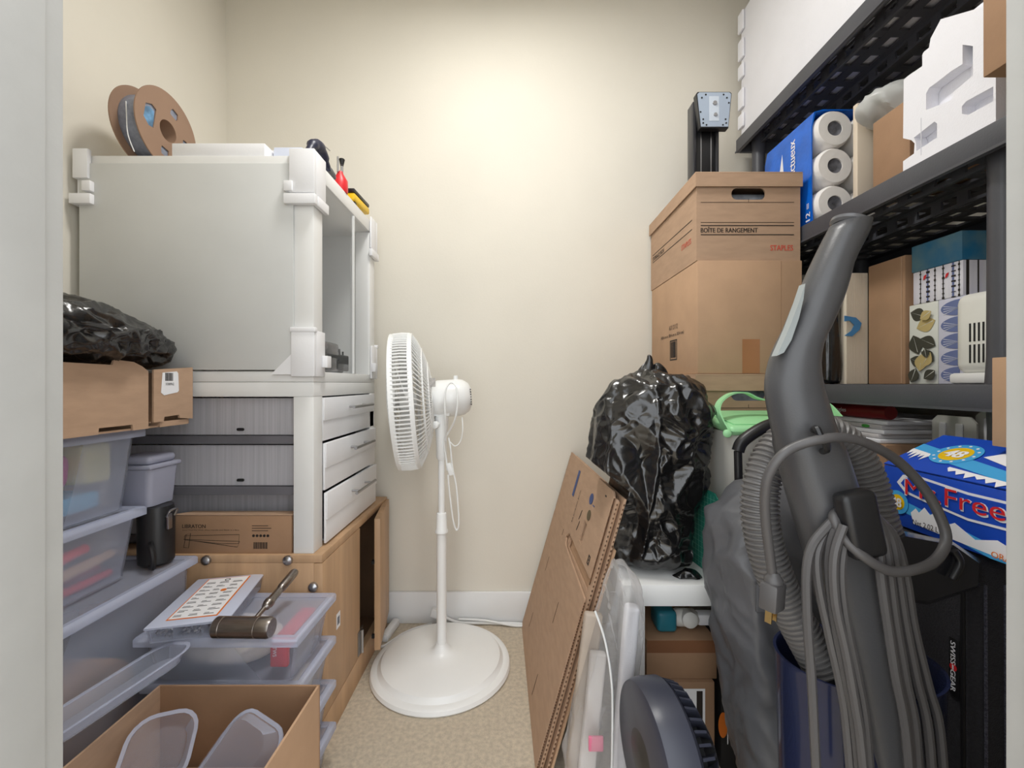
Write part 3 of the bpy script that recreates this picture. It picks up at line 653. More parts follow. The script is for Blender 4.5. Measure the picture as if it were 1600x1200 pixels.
# second shelf (1.353)
z2 = 1.3535
tp = thing('toilet_paper_pack', (.95, 1.3, z2), 'blue wrapped pack of twelve toilet paper rolls on a shelf', 'toilet paper')
for k in range(3):
    for j in range(2):
        for c_ in range(2):
            M().lathe([(.001, .035), (.021, .035), (.021, 0), (.046, 0), (.0515, .008), (.0515, .098), (.046, .106), (.021, .106), (.021, .07), (.001, .07)], (.897 + c_ * .104, 1.185 + j * .108, z2 + .0525 + k * .104), (0, 1, 0), 32, False).build('roll', tissue, tp)
for k in range(3):
    M().lathe([(.0205, .003), (.019, .006), (.012, .010), (.001, .008)], (.897, 1.185, z2 + .0525 + k * .104), (0, 1, 0), 20, False).build('roll_core', core, tp)
wr = M().rings([[Vector((x, y, z)) for x, z in ((.842, z2 + .002), (.838, z2 + .05), (.838, z2 + .27), (.846, z2 + .312), (.87, z2 + .319), (1.04, z2 + .319), (1.04, z2 + .317), (.872, z2 + .316), (.85, z2 + .31), (.841, z2 + .27), (.841, z2 + .05), (.844, z2 + .002))] for y in [1.195 + .0157 * i for i in range(15)]])
wr.build('blue_wrapper', wrapblue, tp)
text('12 =', (.8372, 1.199, z2 + .010), ZP, YP, white_ink, tp, .05, .017, bold=.02)
text('onctueux', (.8372, 1.262, z2 + .15), ZP, YP, white_ink, tp, .125, .022, bold=.02)
patch([(0, 0), (.03, .05), (.022, .12), (.008, .06)], (.8375, 1.345, z2 + .14), -YP, ZP, white_ink, tp, 'white_swoosh')
M().box(.935, 1.05, 1.10, 1.115, z2, z2 + .275, .002).xf(MX.Translation((-.045, 0, 0))).build('cream_board', cream, None, 'cream card board standing beside the toilet paper rolls', 'board')
M().box(.862, 1.12, .925, 1.02, z2, z2 + .172, .002).build('cardboard_carton', card_d, None, 'brown carton between toilet paper and styrofoam on the shelf', 'box')
pb = M(); bmesh.ops.create_icosphere(pb.bm, subdivisions=5, radius=1)
for v in pb.bm.verts: c = v.co; v.co = Vector((.945 + c.x * .09, 1.035 + c.y * .06, z2 + .225 + c.z * .04))
pb.displace(lambda c, n: n * facet(c, .022, 22, 9))
for v in pb.bm.verts: v.co.y = min(v.co.y, 1.098); v.co.z = max(v.co.z, z2 + .1725)
pb.build('plastic_bag', mat('translucent white film', (220, 222, 220), .3, alpha=.75), None, 'crumpled clear plastic bag on the brown carton', 'bag', ang=60)
sf = thing('styrofoam_insert', (.89, .8, z2), 'white styrofoam packing insert with moulded recesses on the shelf', 'foam block')
FXX = .826
def fpx(l):  # pixel outline -> (y, z) on the front plane of the insert
    out = []
    for px, py in l:
        y = FXX * F / (px - 800); out.append((y, CH + (600 - py) * y / F - z2))
    return out
outl = fpx([(1411, 270), (1411, 252), (1428, 240), (1429, 224), (1424, 219), (1411, 216), (1412, 125), (1418, 119), (1440, 104), (1449, 90), (1454, 60), (1470, 30), (1556, 5), (1556, 193)])
hol = [fpx([(1447, 172), (1447, 146), (1452, 137), (1462, 130), (1485, 112), (1504, 100), (1504, 70), (1520, 72), (1520, 118), (1487, 146), (1487, 156)]), fpx([(1503, 178), (1503, 166), (1510, 158), (1552, 135), (1552, 158), (1512, 180)]), fpx([(1428, 215), (1460, 190), (1464, 193), (1464, 215), (1432, 236), (1431, 222)])]
M().prism(outl, (FXX, 0, z2), YP, ZP, XP * .025, hol).build('face', foam, sf)
ys = [a for a, b in outl]
M().box(FXX + .0255, FXX + .10, .792, max(ys) - .012, z2, z2 + .24, .006).box(FXX + .0252, FXX + .029, min(ys) + .002, .792, z2, z2 + .24).build('core', foam, sf)
M().prism([(0, 0), (.0014, 0), (.0014, .075), (0, .075)], (FXX - .0004, .861, z2 + .012), YP, ZP, XP * .0003).build('seam', mat('foam seam', (206, 206, 214), .8), sf)
bx = thing('brown_carton', (.85, .55, z2), 'brown carton overhanging the shelf edge beside the styrofoam', 'box')
M().box(.697, 1.0, .42, .632, z2 + .003, z2 + .25, .0015).build('carton', card_d, bx)
M().prism([(0, 0), (.015, .012), (.03, .004), (.02, .02), (.004, .016)], (.6965, .58, z2 + .16), -YP, ZP, XP * .0004).build('print', mat('maroon print', (110, 40, 40), .7), bx)
# third shelf (0.903)
z3 = .9035
M().box(.838, .86, 1.19, 1.50, z3, 1.16, .002).build('backing_board', white, None, 'plain white panel standing on the shelf behind the vacuum handle', 'panel')
bw = M().box(.843, .889, 1.142, 1.18, z3, 1.21, .012, 3)
bmesh.ops.subdivide_edges(bw.bm, edges=bw.bm.edges[:], cuts=6, use_grid_fill=True)
bw.displace(lambda c, n: n * (crumple(c, .004, 22, 2) - .002)).build('black_wrapped_bundle', blackbag, None, 'black plastic wrapped bundle beside the white corrugated box', 'bundle')
t = thing('white_corrugated_box', (.92, 1.17, z3), 'white corrugated box with a blue tape tag on the shelf', 'box')
m = M().box(.892, .95, 1.14, 1.30, z3, 1.20, .001)
for i in range(24): m.box(.8925 + i * .0024, .8935 + i * .0024, 1.1385, 1.14, z3 + .001, 1.199)
m.build('box', cream, t)
patch([(0, .055), (.03, .05), (.045, .035), (.04, .018), (.02, 0), (.0, .002), (.018, .015), (.026, .03), (.014, .042), (0, .04)], (.884, 1.136, 1.03), XP, ZP, mat('blue tape', (70, 134, 186), .4), t, 'tape_tag', .002)
t = thing('tall_carton', (1.0, 1.08, z3), 'tall plain brown carton beside the patterned tissue boxes', 'box')
M().box(.945, 1.2, 1.026, 1.132, z3, 1.214, .0015).build('carton', card_d, t)
M().box(.944, .9448, 1.034, 1.036, z3 + .002, 1.212).build('seam', card, t)
def tbox(name, x0, x1, y0, y1, z0, z1, m, label):
    t = thing(name, ((x0 + x1) / 2, (y0 + y1) / 2, z0), label, 'tissue box'); M().box(x0, x1, y0, y1, z0, z1, .0015).build('carton', m, t); return t
a = tbox('tissue_box', .951, 1.15, .953, 1.022, z3, 1.09, leafp, 'tissue box printed with dark and gold leaves')
def leaf(x, y, r, ang, w=.38, n=9):
    pts = [(r * (i / n), r * w * math.sin(math.pi * i / n)) for i in range(n + 1)] + [(r * (1 - i / n), -r * w * math.sin(math.pi * i / n)) for i in range(1, n)]
    c, s_ = math.cos(ang), math.sin(ang)
    return [(x + p * c - q * s_, y + p * s_ + q * c) for p, q in pts]
rl = random.Random(5)
for i, (x, y, r, an) in enumerate([(.004, .17, .03, -.4), (.02, .13, .034, .3), (.012, .115, .035, -1.3), (.03, .105, .03, -.5), (.006, .06, .025, -.4), (.034, .075, .028, -.7), (.03, .03, .03, 1.4), (.036, .04, .028, 1.0), (.01, .004, .026, 1.2), (.042, .012, .024, .6), (.034, .15, .022, .5), (.05, .06, .016, 1.8)]):
    r *= 1.35
    patch([(min(max(p_, .001), .068), min(max(q_, .001), .186)) for p_, q_ in leaf(x, y, r, an)], (.9506 - .0006 * i, 1.022, z3), -YP, ZP, leafg if i in (1, 6, 7, 10) else leafd, a, 'leaf_print')
    q = leaf(x, y, r, an); 
    patch([(x + .1 * r * math.cos(an), y + .1 * r * math.sin(an)), (x + .9 * r * math.cos(an) + .0006, y + .9 * r * math.sin(an)), (x + .9 * r * math.cos(an) - .0006, y + .9 * r * math.sin(an) + .0012)], (.9503 - .0006 * i, 1.022, z3), -YP, ZP, leafp, a, 'leaf_vein')
a = tbox('tissue_box', .951, 1.15, .885, .952, z3, 1.09, mat('pale lilac print', (206, 206, 222), .6, var=.03), 'tissue box printed with slate blue fan leaves')
for k in range(5):
    cy = .018 + k * .036
    fan_l = [(.012, cy)] + [(.012 + .026 * math.cos(R(a_)), cy + .008 + .02 * math.sin(R(a_))) for a_ in range(-60, 80, 14)]
    patch([(.046, cy)] + [(.046 + .04 * math.cos(R(a_)), cy + .017 * math.sin(R(a_)) + .002) for a_ in range(90, 280, 15)], (.9505, .952, z3), -YP, ZP, gink, a, 'leaf_print')
    for q_ in (-.010, -.004, .002, .008): patch([(.012, cy + q_), (.045, cy + .0005), (.012, cy + q_ + .001)], (.950, .952, z3), -YP, ZP, white_ink, a, 'leaf_vein')
a = tbox('tissue_box', .951, 1.15, .90, 1.012, 1.0905, 1.166, birch, 'tissue box printed with birch trunks and red birds')
for x, w in ((.018, .003), (.034, .007), (.052, .003), (.07, .004), (.09, .008), (.104, .003)):
    rb = random.Random(int(x * 1000)); zt = 0
    patch(rect(x, x + w * .5, .0, .075), (.9505, 1.012, 1.0905), -YP, ZP, ink if w < .006 else gink, a, 'trunk_print')
    for k in range(7): patch(rect(x - .001, x + w, k * .011, k * .011 + .004 * rb.random() + .001), (.950, 1.012, 1.0905), -YP, ZP, ink, a, 'bark_print')
for x, w in ((.006, .006), (.03, .003), (.05, .004), (.074, .008)):
    patch(rect(x, x + w, .0, .075), (.951, .8995, 1.0905), XP, ZP, ink, a, 'trunk_print')
for x, z in ((.026, .052), (.076, .044)): patch([(0, 0), (.006, .004), (.008, .012), (.002, .01)], (.9495, 1.012 - x, 1.0905 + z), -YP, ZP, red, a, 'bird_print')
tbox('tissue_box', .949, 1.15, .90, 1.014, 1.1665, 1.228, galaxy, 'blue starry tissue box on top of the birch print box')
ap = thing('white_heater', (.97, .82, z3), 'white plastic heater with vent slots beside the shelf post', 'heater')
M().box(.905, 1.02, .785, .878, z3 + .02, 1.085, .02, 4).build('housing', mat('warm white plastic', (230, 229, 222), .4), ap)
M().box(.90, 1.025, .782, .881, z3 + .0005, z3 + .022, .006).build('base', white, ap)
vs = M()
for j in range(2):
    for i in range(7): vs.box(.904, .9055, .7935 + i * .008, .7965 + i * .008, .945 + j * .042, .945 + j * .042 + .036)
vs.build('vent_slots', blackm, ap)
M().tube([(.93, .77, .908), (.905, .77, .925), (.898, .772, .95), (.905, .768, .97), (.92, .766, .975)], .005, 10).build('black_cable', black, None, 'black cable looped beside the white heater', 'cable')
# fourth shelf (0.454) contents
z4 = .4545
for i, (x0, y0, y1, za, zb, lab) in enumerate([(.845, .97, 1.36, z4, .62, 'brown carton lowest on the shelf behind the vacuum'), (.85, .97, 1.35, .6205, .765, 'brown carton under the newspapers on the shelf')]):
    t = thing('shelf_carton', (1.0, (y0 + y1) / 2, za), lab, 'box')
    M().box(x0, 1.2, y0, y1, za, zb, .002).build('carton', card_d, t)
    M().box(x0 - .001, x0 - .0002, y0 + .01, y1 - .01, (za + zb) / 2, (za + zb) / 2 + .002).build('seam', flute, t)
for i in range(5):
    m = M().box(.85 + .004 * i, 1.15, .985 + .01 * (i % 2), 1.33, .7655 + i * .0105, .7755 + i * .0105, .003)
    bmesh.ops.subdivide_edges(m.bm, edges=m.bm.edges[:], cuts=3, use_grid_fill=True)
    t = m.displace(lambda c, n: Vector((0, 0, .0))).build('flyer_packet', [mat('white flyer paper', (226, 226, 230), .5, var=.05), mat('grey flyer paper', (196, 192, 192), .5, var=.1)][i % 2], None, ['lowest flyer packet on the brown shelf carton', 'second flyer packet in the pile on the shelf carton', 'middle flyer packet in the pile on the shelf carton', 'flyer packet with green print below the top one in the pile', 'flyer packet with blue print on top of the pile'][i], 'paper', 'flyer packets piled on the shelf carton')
    if i == 3: M().prism(disc(0, 0, .012, 16, .004), (.8615, 1.04, .802), -YP, ZP, (-.0006, 0, 0)).build('green_print', mat('green print', (70, 160, 70), .6), t)
    if i == 4: M().prism(rect(0, .03, .001, .008), (.8655, 1.19, .808), -YP, ZP, (-.0006, 0, 0)).build('blue_print', blue, t)
t = thing('snack_tube', (.92, 1.15, .818), 'dark red snack can lying on the flyer packets', 'can')
M().lathe([(.016, 0), (.0172, .003), (.0172, .19), (.016, .193)], (.89, 1.20, .8352), (.02, -1, 0), 28).build('can', tape_red, t)
M().lathe([(.0166, -.004), (.0176, -.003), (.0176, .0), (.0166, .0005)], (.89, 1.20, .8352), (.02, -1, 0), 28).build('cap', white_pl, t)
text('Pringles', (.8725, 1.165, .828), -YP, ZP, white_ink, t, .05, .014)
for k, (x, y, h_) in enumerate([(.93, .90, .836), (.95, .83, .85)]):
    t = thing('white_plastic_tray', (x, y, z4), ['lower white plastic tray standing on edge behind the freeze pop box', 'taller white plastic tray standing beside its lower twin'][k], 'tray')
    m = M().prism([(-.045, 0), (.045, 0), (.045, h_ - z4 - .012), (.033, h_ - z4), (-.033, h_ - z4), (-.045, h_ - z4 - .012)], (x, y, z4), YP, ZP, XP * .004)
    m.build('panel', milky, t)
    for q in (-.022, .012): M().box(x - .005, x - .0005, y + q, y + q + .014, z4 + .02, h_ - .015, .002).build('rib', white_pl, t)
# ------------------------------------------------------------------ white side table and box tower
tb = thing('side_table', (.525, 1.235, 0), 'small white side table under the cardboard boxes and black bag', 'table')
TX0, TX1, TY0, TY1 = .25, .80, .962, 1.512
M().box(TX0, TX1, TY0, TY1, .402, .45, .002).build('tabletop', white, tb)
for x in (TX0, TX1 - .05):
    for y in (TY0, TY1 - .05): M().box(x, x + .05, y, y + .05, 0, .402, .002).build('leg', white, tb)
BX0, BX1, BY0, BY1 = .523, .817, 1.21, 1.606
def storage(z0, z1, label, title, lidh=.036, x0=BX0, hand=True):
    t = thing('storage_box', ((x0 + BX1) / 2, (BY0 + BY1) / 2, z0), label, 'box', 'lidded cardboard storage boxes')
    w = BX1 - x0; h = z1 - z0
    def rs(cx, cy, a, b, r, n=6):
        out = []
        for sx, sy, st_ in ((1, 1, 0), (-1, 1, 90), (-1, -1, 180), (1, -1, 270)):
            for k in range(n): out.append((cx + sx * (a - r) + r * math.cos(R(st_ + 90 * k / (n - 1))), cy + sy * (b - r) + r * math.sin(R(st_ + 90 * k / (n - 1)))))
        return out
    hol = [rs(w * .5, h - .054, .048, .0165, .0155)] if hand else []
    M().prism(rect(0, w, 0, h), (x0, BY0, z0), XP, ZP, YP * .004, hol).build('front_wall', card, t)
    M().box(x0, x0 + .004, BY0 + .004, BY1, z0, z1).box(BX1 - .004, BX1, BY0 + .004, BY1, z0, z1).box(x0 + .004, BX1 - .004, BY1 - .004, BY1, z0, z1).box(x0 + .004, BX1 - .004, BY0 + .004, BY1 - .004, z0, z0 + .004).build('walls', card, t)
    M().box(x0 + .01, BX1 - .01, BY0 + .03, BY1 - .02, z0 + .005, z1 - .035, .02, 3).build('contents', mat('grey paper contents', (150, 156, 164), .6, var=.4, scale=25), t)
    m = M().box(x0 - .006, BX1 + .002, BY0 - .008, BY1 + .004, z1 + .0005, z1 + .005, .001)
    m.box(x0 - .006, BX1 + .002, BY0 - .008, BY0 - .004, z1 - lidh, z1 + .0005).box(x0 - .006, x0 - .003, BY0 - .004, BY1 + .004, z1 - lidh, z1 + .0005)
    m.build('lid', card, t)
    fo = Vector((x0, BY0 - .0003, z0)); pr = M(); nn = (0, -.0004, 0)
    for z, q in ((.165, .0012), (.108, .0012), (.099, .0024), (.073, .0024)): pr.prism(rect(.012, w - .018, z - q / 2, z + q / 2), fo, XP, ZP, nn)
    pr.prism(rect(w * .5, w * .5 + .001, .165, .175), fo, XP, ZP, nn)
    pr.build('print_lines', ink, t)
    text(title, fo + Vector((.012, 0, .079)), XP, ZP, ink, t, .161 if 'BO' in title[:3] else .12, .0165, bold=.025)
    text('STAPLES', fo + Vector((w - .085, 0, .028)), XP, ZP, red_ink, t, .064, .0155, bold=.02)
    so = Vector((x0 - .0003, BY1, z0)); pr = M()
    for z in (.125, .098): pr.prism(rect(.02, BY1 - BY0 - .03, z, z + .0022), so, -YP, ZP, (-.0004, 0, 0))
    pr.build('side_lines', ink, t)
    text('STORAGE BOX', so + Vector((0, -.02, .104)), -YP, ZP, ink, t, .12, .014, bold=.02)
    text('STAPLES', so + Vector((0, -.29, .06)), -YP, ZP, red_ink, t, .07, .016, bold=.02)
    return t
storage(1.2535, 1.4965, 'brown storage box with hand hole on top of the tall box stack', 'BO\u00ceTE DE RANGEMENT')
bxx = thing('moving_box', (.67, 1.4, .932), 'plain brown moving box between the two lidded storage boxes', 'box')
M().box(.524, .819, 1.205, 1.60, .9325, 1.2525, .002).build('carton', card_l, bxx)
M().box(.650, .699, 1.2042, 1.2048, .934, 1.03).build('tape', tape, bxx)
M().box(.759, .7596, 1.2042, 1.2048, .94, 1.25).build('seam', card_d, bxx)
so = Vector((.5236, 1.60, .9325))
text('16 X 12 X 12', so + Vector((0, -.18, .148)), -YP, ZP, ink, bxx, .07, .015, bold=.01)
text('(40.6 cm x 30.4 cm x 30.4 cm)', so + Vector((0, -.10, .122)), -YP, ZP, ink, bxx, .20, .014, bold=.01)
pr = M().prism(rect(0, .06, 0, .066), so + Vector((0, -.185, .048)), -YP, ZP, (-.0004, 0, 0), [rect(.004, .056, .004, .062)]); pr.build('barcode_frame', ink, bxx)
barcode(so + Vector((0, -.193, .056)), -YP, ZP, .044, .052, bxx, 12)
storage(.6705, .9265, 'brown storage box behind the mint green bucket', 'STORAGE BOX', .042)
t = thing('lidded_carton', (.67, 1.4, .4505), 'lidded brown carton at the bottom of the box stack on the white table', 'box')
M().box(BX0 + .004, BX1, BY0 + .002, BY1, .4505, .663, .002).build('carton', card_d, t)
M().box(BX0 - .004, BX1 + .002, BY0 - .006, BY1 + .003, .62, .6698, .002).build('lid', card_l, t)
# monitor arm on top
ms = thing('monitor_stand', (.62, 1.36, 1.502), 'black monitor stand with blue grey mounting plate on top storage box', 'stand')
M().box(.561, .640, 1.33, 1.36, 1.512, 1.75, .012, 3).build('column', black, ms)
M().box(.560, .572, 1.322, 1.365, 1.512, 1.78, .004).box(.632, .642, 1.322, 1.365, 1.512, 1.74, .004).build('side_rail', mat('satin black metal', (44, 44, 48), .3), ms)
M().box(.53, .70, 1.30, 1.52, 1.502, 1.512, .003).build('foot', black, ms)
M().box(.587, .590, 1.3285, 1.3298, 1.54, 1.72).box(.618, .621, 1.3285, 1.3298, 1.54, 1.72).build('slot', steel, ms)
M().prism([(.012, 0), (.098, 0), (.108, .105), (.103, .11), (.005, .11), (0, .105)], (.561, 1.30, 1.683), XP, ZP, YP * .02).build('plate_backing', black, ms)
pl = M().prism([(.014, .003), (.096, .003), (.105, .102), (.1, .107), (.008, .107), (.003, .102)], (.561, 1.2995, 1.683), XP, ZP, YP * -.002).build('mounting_plate', vesa, ms)
for x, z in ((.016, .09), (.028, .1), (.082, .1), (.092, .09), (.098, .074), (.02, .01), (.03, .004), (.08, .004), (.09, .01), (.02, .022), (.088, .022), (.012, .045)): M().cyl((.561 + x, 1.2974, 1.687 + z * .96), (.561 + x, 1.2966, 1.687 + z * .96), .0026, n=10).build('screw_hole', blackm, pl)
patch(rect(.038, .068, .02, .095), (.561, 1.2972, 1.683), XP, ZP, mat('clear tape', (206, 216, 228), .2), pl, 'tape')
M().lathe([(.007, 0), (.006, .003)], (.616, 1.2968, 1.757), (0, -1, 0), 14).lathe([(.006, 0), (.005, .003)], (.618, 1.2968, 1.722), (0, -1, 0), 14).build('taped_screw', steel, pl)
# ------------------------------------------------------------------ big black bag
def bigbag():
    b = M(); bmesh.ops.create_icosphere(b.bm, subdivisions=7, radius=1)
    prof = [(0, .92, .014), (.05, .98, .012), (.12, .86, .004), (.25, .90, 0), (.4, 1.03, -.008), (.55, 1.02, -.010), (.7, 1.0, .0), (.82, .98, .012), (.92, .86, .018), (1, .5, .02)]
    for v in b.bm.verts:
        c = v.co.copy(); tt = (c.z + 1) / 2; tt = min(1, max(0, tt))
        a = math.atan2(c.y, c.x); rr_ = dx = 0
        for (t0, r0, x0), (t1, r1, x1) in zip(prof, prof[1:]):
            if t0 <= tt <= t1:
                f = (tt - t0) / (t1 - t0); rr_ = r0 + (r1 - r0) * f; dx = x0 + (x1 - x0) * f
        rr_ *= max(0, 1 - abs(2 * tt - 1) ** 10) ** .5
        v.co = Vector((.345 + dx + .133 * rr_ * math.cos(a), 1.075 + .096 * rr_ * math.sin(a), .452 + .478 * tt))
    def fn(c, n):
        k = min(1, (c.z - .452) / .05)
        g = noise.noise(Vector((c.x * 8, c.y * 8, c.z * 4))) * .012
        left = 1 if c.x < .33 else .55
        f1 = facet(Vector((c.x * 1.3, c.y * 1.3, c.z * (.45 if c.x < .34 else .9))), .030, 12, 3)
        f2 = facet(Vector((c.x, c.y, c.z * 1.3)), .011, 30, 8)
        return n * (g + f1 + f2 * (1.5 - left)) * max(k, .15)
    b.displace(fn)
    for v in b.bm.verts: v.co.z = max(v.co.z, .4515); v.co.x = min(max(v.co.x, .088 + .277 * v.co.z if v.co.z < .655 else max(.165, .27 - (v.co.z - .655) * 1.3)), .425 if v.co.z < .60 else min(.487, .425 + (v.co.z - .60) * .8)); v.co.y = min(max(v.co.y, .966), 1.2)
    return b
bb = thing('bin_bag', (.36, 1.1, .4505), 'tall stuffed black bin bag on the white side table', 'bag')
bigbag().build('bag', blackbag, bb, ang=75)
def ear(p, h, w, lean):
    m = M(); bmesh.ops.create_icosphere(m.bm, subdivisions=5, radius=1)
    for v in m.bm.verts: c = v.co; v.co = Vector(p) + Vector((c.x * w * (1 - .35 * c.z) + lean * (c.z + 1), c.y * w * .5, c.z * h))
    m.displace(lambda c, n: n * facet(c, .012, 30, 4))
    for v in m.bm.verts: v.co.z = max(v.co.z, .4515); v.co.x = min(v.co.x, .487 if v.co.z > .7 else .445)
    m.build('bag_ear', blackbag, bb, ang=75)
ear(P(1003, 590, 1.08), .055, .018, .008); ear(P(1033, 590, 1.08), .035, .02, -.004); ear(P(968, 605, 1.08), .024, .038, .02)
ear(P(1075, 900, 1.005), .012, .03, 0)
# cutting mat
cm = thing('cutting_mat', (.47, 1.07, .4505), 'green gridded cutting mat standing on the white table beside the bin bag', 'mat')
MT = [Vector((.452, 1.15, .4515)), Vector((.474, .985, .4515)), Vector((.474, .985, .648)), Vector((.490, 1.15, .652))]
cu = (MT[1] - MT[0]); cu_l = cu.length; cu.normalize(); cv = ZP; cn = cu.cross(cv)
M().prism([(0, 0), (cu_l, 0), (cu_l, .185), (cu_l - .012, .196), (0, .205)], MT[0], cu, cv, -cn * .003).build('sheet', matgreen, cm)
gm = M()
for i in range(1, 13): gm.prism(rect(i * .0128, i * .0128 + .0006, .004, .19), MT[0] + cn * .0002, cu, cv, cn * .0003)
for i in range(1, 15): gm.prism(rect(.003, cu_l - .003, i * .0128, i * .0128 + .0006), MT[0] + cn * .0002, cu, cv, cn * .0003)
gm.build('grid_lines', matline, cm)
# mint bucket
mb_ = thing('mint_bucket', (.63, 1.08, .4505), 'milky bucket with mint green lid and carry handle before the box stack', 'bucket')
M().shell(.50, .762, .985, 1.18, .4505, .792, .012, .003, .03).build('body', milky, mb_)
lt = MX.Translation((.638, 1.08, .815)) @ MX.Rotation(R(7), 4, 'X')
M().box(-.138, .138, -.103, .103, -.02, .003, .012, 3).box(-.12, .12, -.085, .085, .003, .006, .0028, 2).xf(lt).build('lid', mint, mb_)
hpts = pxpath([(1138, 676, .985), (1126, 655, 1.0), (1121, 640, 1.02), (1126, 626, 1.05), (1143, 615, 1.08), (1165, 614, 1.09), (1182, 622, 1.09), (1200, 625, 1.09), (1230, 624, 1.09), (1262, 622, 1.09), (1290, 630, 1.08), (1310, 650, 1.04)], 1)
hd = M(); cp = catmull(hpts, 5); hd.rings([[p + Vector((0, q, 0)) + (p - Vector((.62, p.y, .80))).normalized() * w for q, w in ((-.012, -.002), (.012, -.002), (.012, .002), (-.012, .002))] for p in cp])
hd.build('handle', mint, mb_)
M().lathe([(.009, -.004), (.009, .008), (.006, .01)], P(1136, 677, .975), (-.4, -1, 0), 16).build('pivot', mint, mb_)
# under the table
for i, (z0, z1, x1, y0, lab, mm) in enumerate([(0, .205, .475, 1.0, 'brown carton with shipping label on the floor under the white table', card_d), (.2055, .298, .485, 1.01, 'brown carton stacked on the labelled carton under the white table', card_d)]):
    t = thing('parcel', (.4, 1.12, z0), lab, 'box')
    M().box(.318, x1, y0, 1.28, z0, z1, .002).build('carton', mm, t)
    if i == 0:
        patch(rect(0, .09, 0, .10), (.362, .9994, .09), XP, ZP, paper, t, 'label')
        barcode((.366, .9988, .155), XP, ZP, .024, .03, t, 9); text('PSB 30', (.394, .9988, .17), XP, ZP, ink, t, .016, .008)
        patch(rect(.07, .084, .03, .095), (.362, .9989, .09), XP, ZP, ink, t, 'label_block')
        l = M()
        for k in range(8): l.prism(rect(.03, .06 - .006 * (k % 3), .012 + k * .009, .014 + k * .009), (.362, .9989, .09), XP, ZP, (0, -.0004, 0))
        l.build('label_text', ink, t)
    else: M().box(.319, x1 - .001, y0 - .0012, y0 - .0004, .268, .297).build('fold', mat('dark kraft', (130, 86, 56), .8), t)
tl = thing('cordless_tool', (.40, 1.06, .2985), 'teal and white cordless tool lying on the brown carton under the table', 'tool')
M().box(.352, .40, 1.03, 1.09, .302, .352, .009, 3).build('battery', teal, tl)
M().lathe([(.018, 0), (.021, .01), (.021, .05), (.014, .06)], (.40, 1.06, .326), (1, 0, -.05), 24).lathe([(.019, -.01), (.019, .012), (.012, .016)], (.432, 1.045, .33), (0, -1, .1), 20).build('body', mat('ivory plastic', (214, 212, 206), .4), tl)
M().box(.455, .545, 1.045, 1.075, .310, .338, .006).build('nozzle', paper, tl)
M().box(.49, .53, 1.035, 1.08, .2985, .309, .004).build('foot', teal, tl)
bk = thing('black_carton', (.55, 1.08, 0), 'black printed carton on the floor beside the labelled carton', 'box')
M().box(.49, .64, 1.0, 1.2, 0, .272, .0015).build('carton', blackm, bk)
text('CHEFS', (.50, .9995, .252), XP, ZP, white_ink, bk, .05, .008)
patch(rect(.004, .08, .235, .238), (.49, .9995, 0), XP, ZP, white_ink, bk, 'print_line'); patch(rect(.004, .006, .06, .12), (.5, .9995, 0), XP, ZP, white_ink, bk, 'print_line')
patch(disc(.014, .105, .011, 24, .03), (.48, .9993, 0), XP, ZP, orange, bk, 'orange_emblem')
# ------------------------------------------------------------------ flattened cardboard stack
fc_G = 'flattened cardboard boxes leaning by the white table'
fc = thing('flattened_boxes', (.08, 1.3, 0), 'bundle of flattened cardboard boxes leaning against the white table', 'cardboard')
lean = Vector((.277, 0, .961)).normalized(); fu = Vector((.03, -1, 0)).normalized(); fn_ = lean.cross(fu).normalized()
if fn_.x > 0: fn_ = -fn_
FO = Vector((.036, 1.6, .002))
LHT = .673
def sheet(name, poly, k, th=.005, m=card, holes=(), par=None, **kw):
    return M().prism(poly, FO - fn_ * k, fu, lean, -fn_ * th, holes).build(name, m, par or fc, **kw)
def edge(u0, v0, v1, k):
    e = M(); n = 60
    for i in range(n):
        vv = v0 + (v1 - v0) * (i + .5) / n
        e.prism(rect(0, .0012, vv - .0022, vv + .0022), FO - fn_ * (k + .0012) + fu * u0, fu, lean, -fn_ * .0027)
    e.build('corrugation', flute, fc, kind='stuff')
sheet('lower_flap', [(0, .0), (.605, .0), (.60, .415), (.30, .425), (.285, .432), (.28, .445), (0, .445)], 0)
hole = [(.42, .49), (.455, .487), (.455, .545), (.42, .548)]
sheet('upper_flap', [(0, .4455), (.275, .4455), (.30, .466), (.595, .462), (.60, LHT - .01), (.585, LHT), (.0, LHT)], .0005, holes=[hole])
sheet('back_sheet', [(.0, 0), (.612, 0), (.612, .66), (.0, .668)], .0065, holes=[hole, rect(.31, .585, .428, .461)])
sheet('back_sheet', [(.01, 0), (.600, 0), (.600, .655), (.01, .66)], .0135, m=card_l, holes=[hole])
sheet('back_sheet', [(.0, 0), (.618, 0), (.618, .668), (.0, .665)], .0205)
sheet('back_sheet', [(.0, 0), (.625, 0), (.625, .55), (.01, .57)], .0275, m=card_l)
edge(.6056, 0, .41, .0); edge(.6006, .45, .66, .0005); edge(.6126, 0, .655, .0065); edge(.6186, 0, .66, .0205)
def fprint(poly, m, name='print'): M().prism(poly, FO + fn_ * .0004, fu, lean, fn_ * .0004).build(name, m, fc)
bp = mat('navy print', (62, 80, 130), .7)
text('BOXES', FO + fn_ * .0006 + fu * .30 + lean * .50, lean, -fu, ink, fc, .10, .009)
fprint(rect(.20, .225, .56, .645), bp, 'blue_text_block')
fprint(disc(.43, .61, .019, 24, .015), bp, 'blue_emblem'); fprint(disc(.45, .57, .018, 24, .014), mat('olive print', (92, 80, 54), .7), 'dark_emblem')
fprint(rect(.46, .478, .60, .603), bp); fprint(rect(.54, .551, .648, .652), ink)
q = M().prism(rect(.545, .562, .478, .50), FO + fn_ * .0004, fu, lean, fn_ * .0004, [rect(.549, .558, .481, .488), rect(.549, .558, .490, .497)]); q.build('handling_mark', ink, fc)
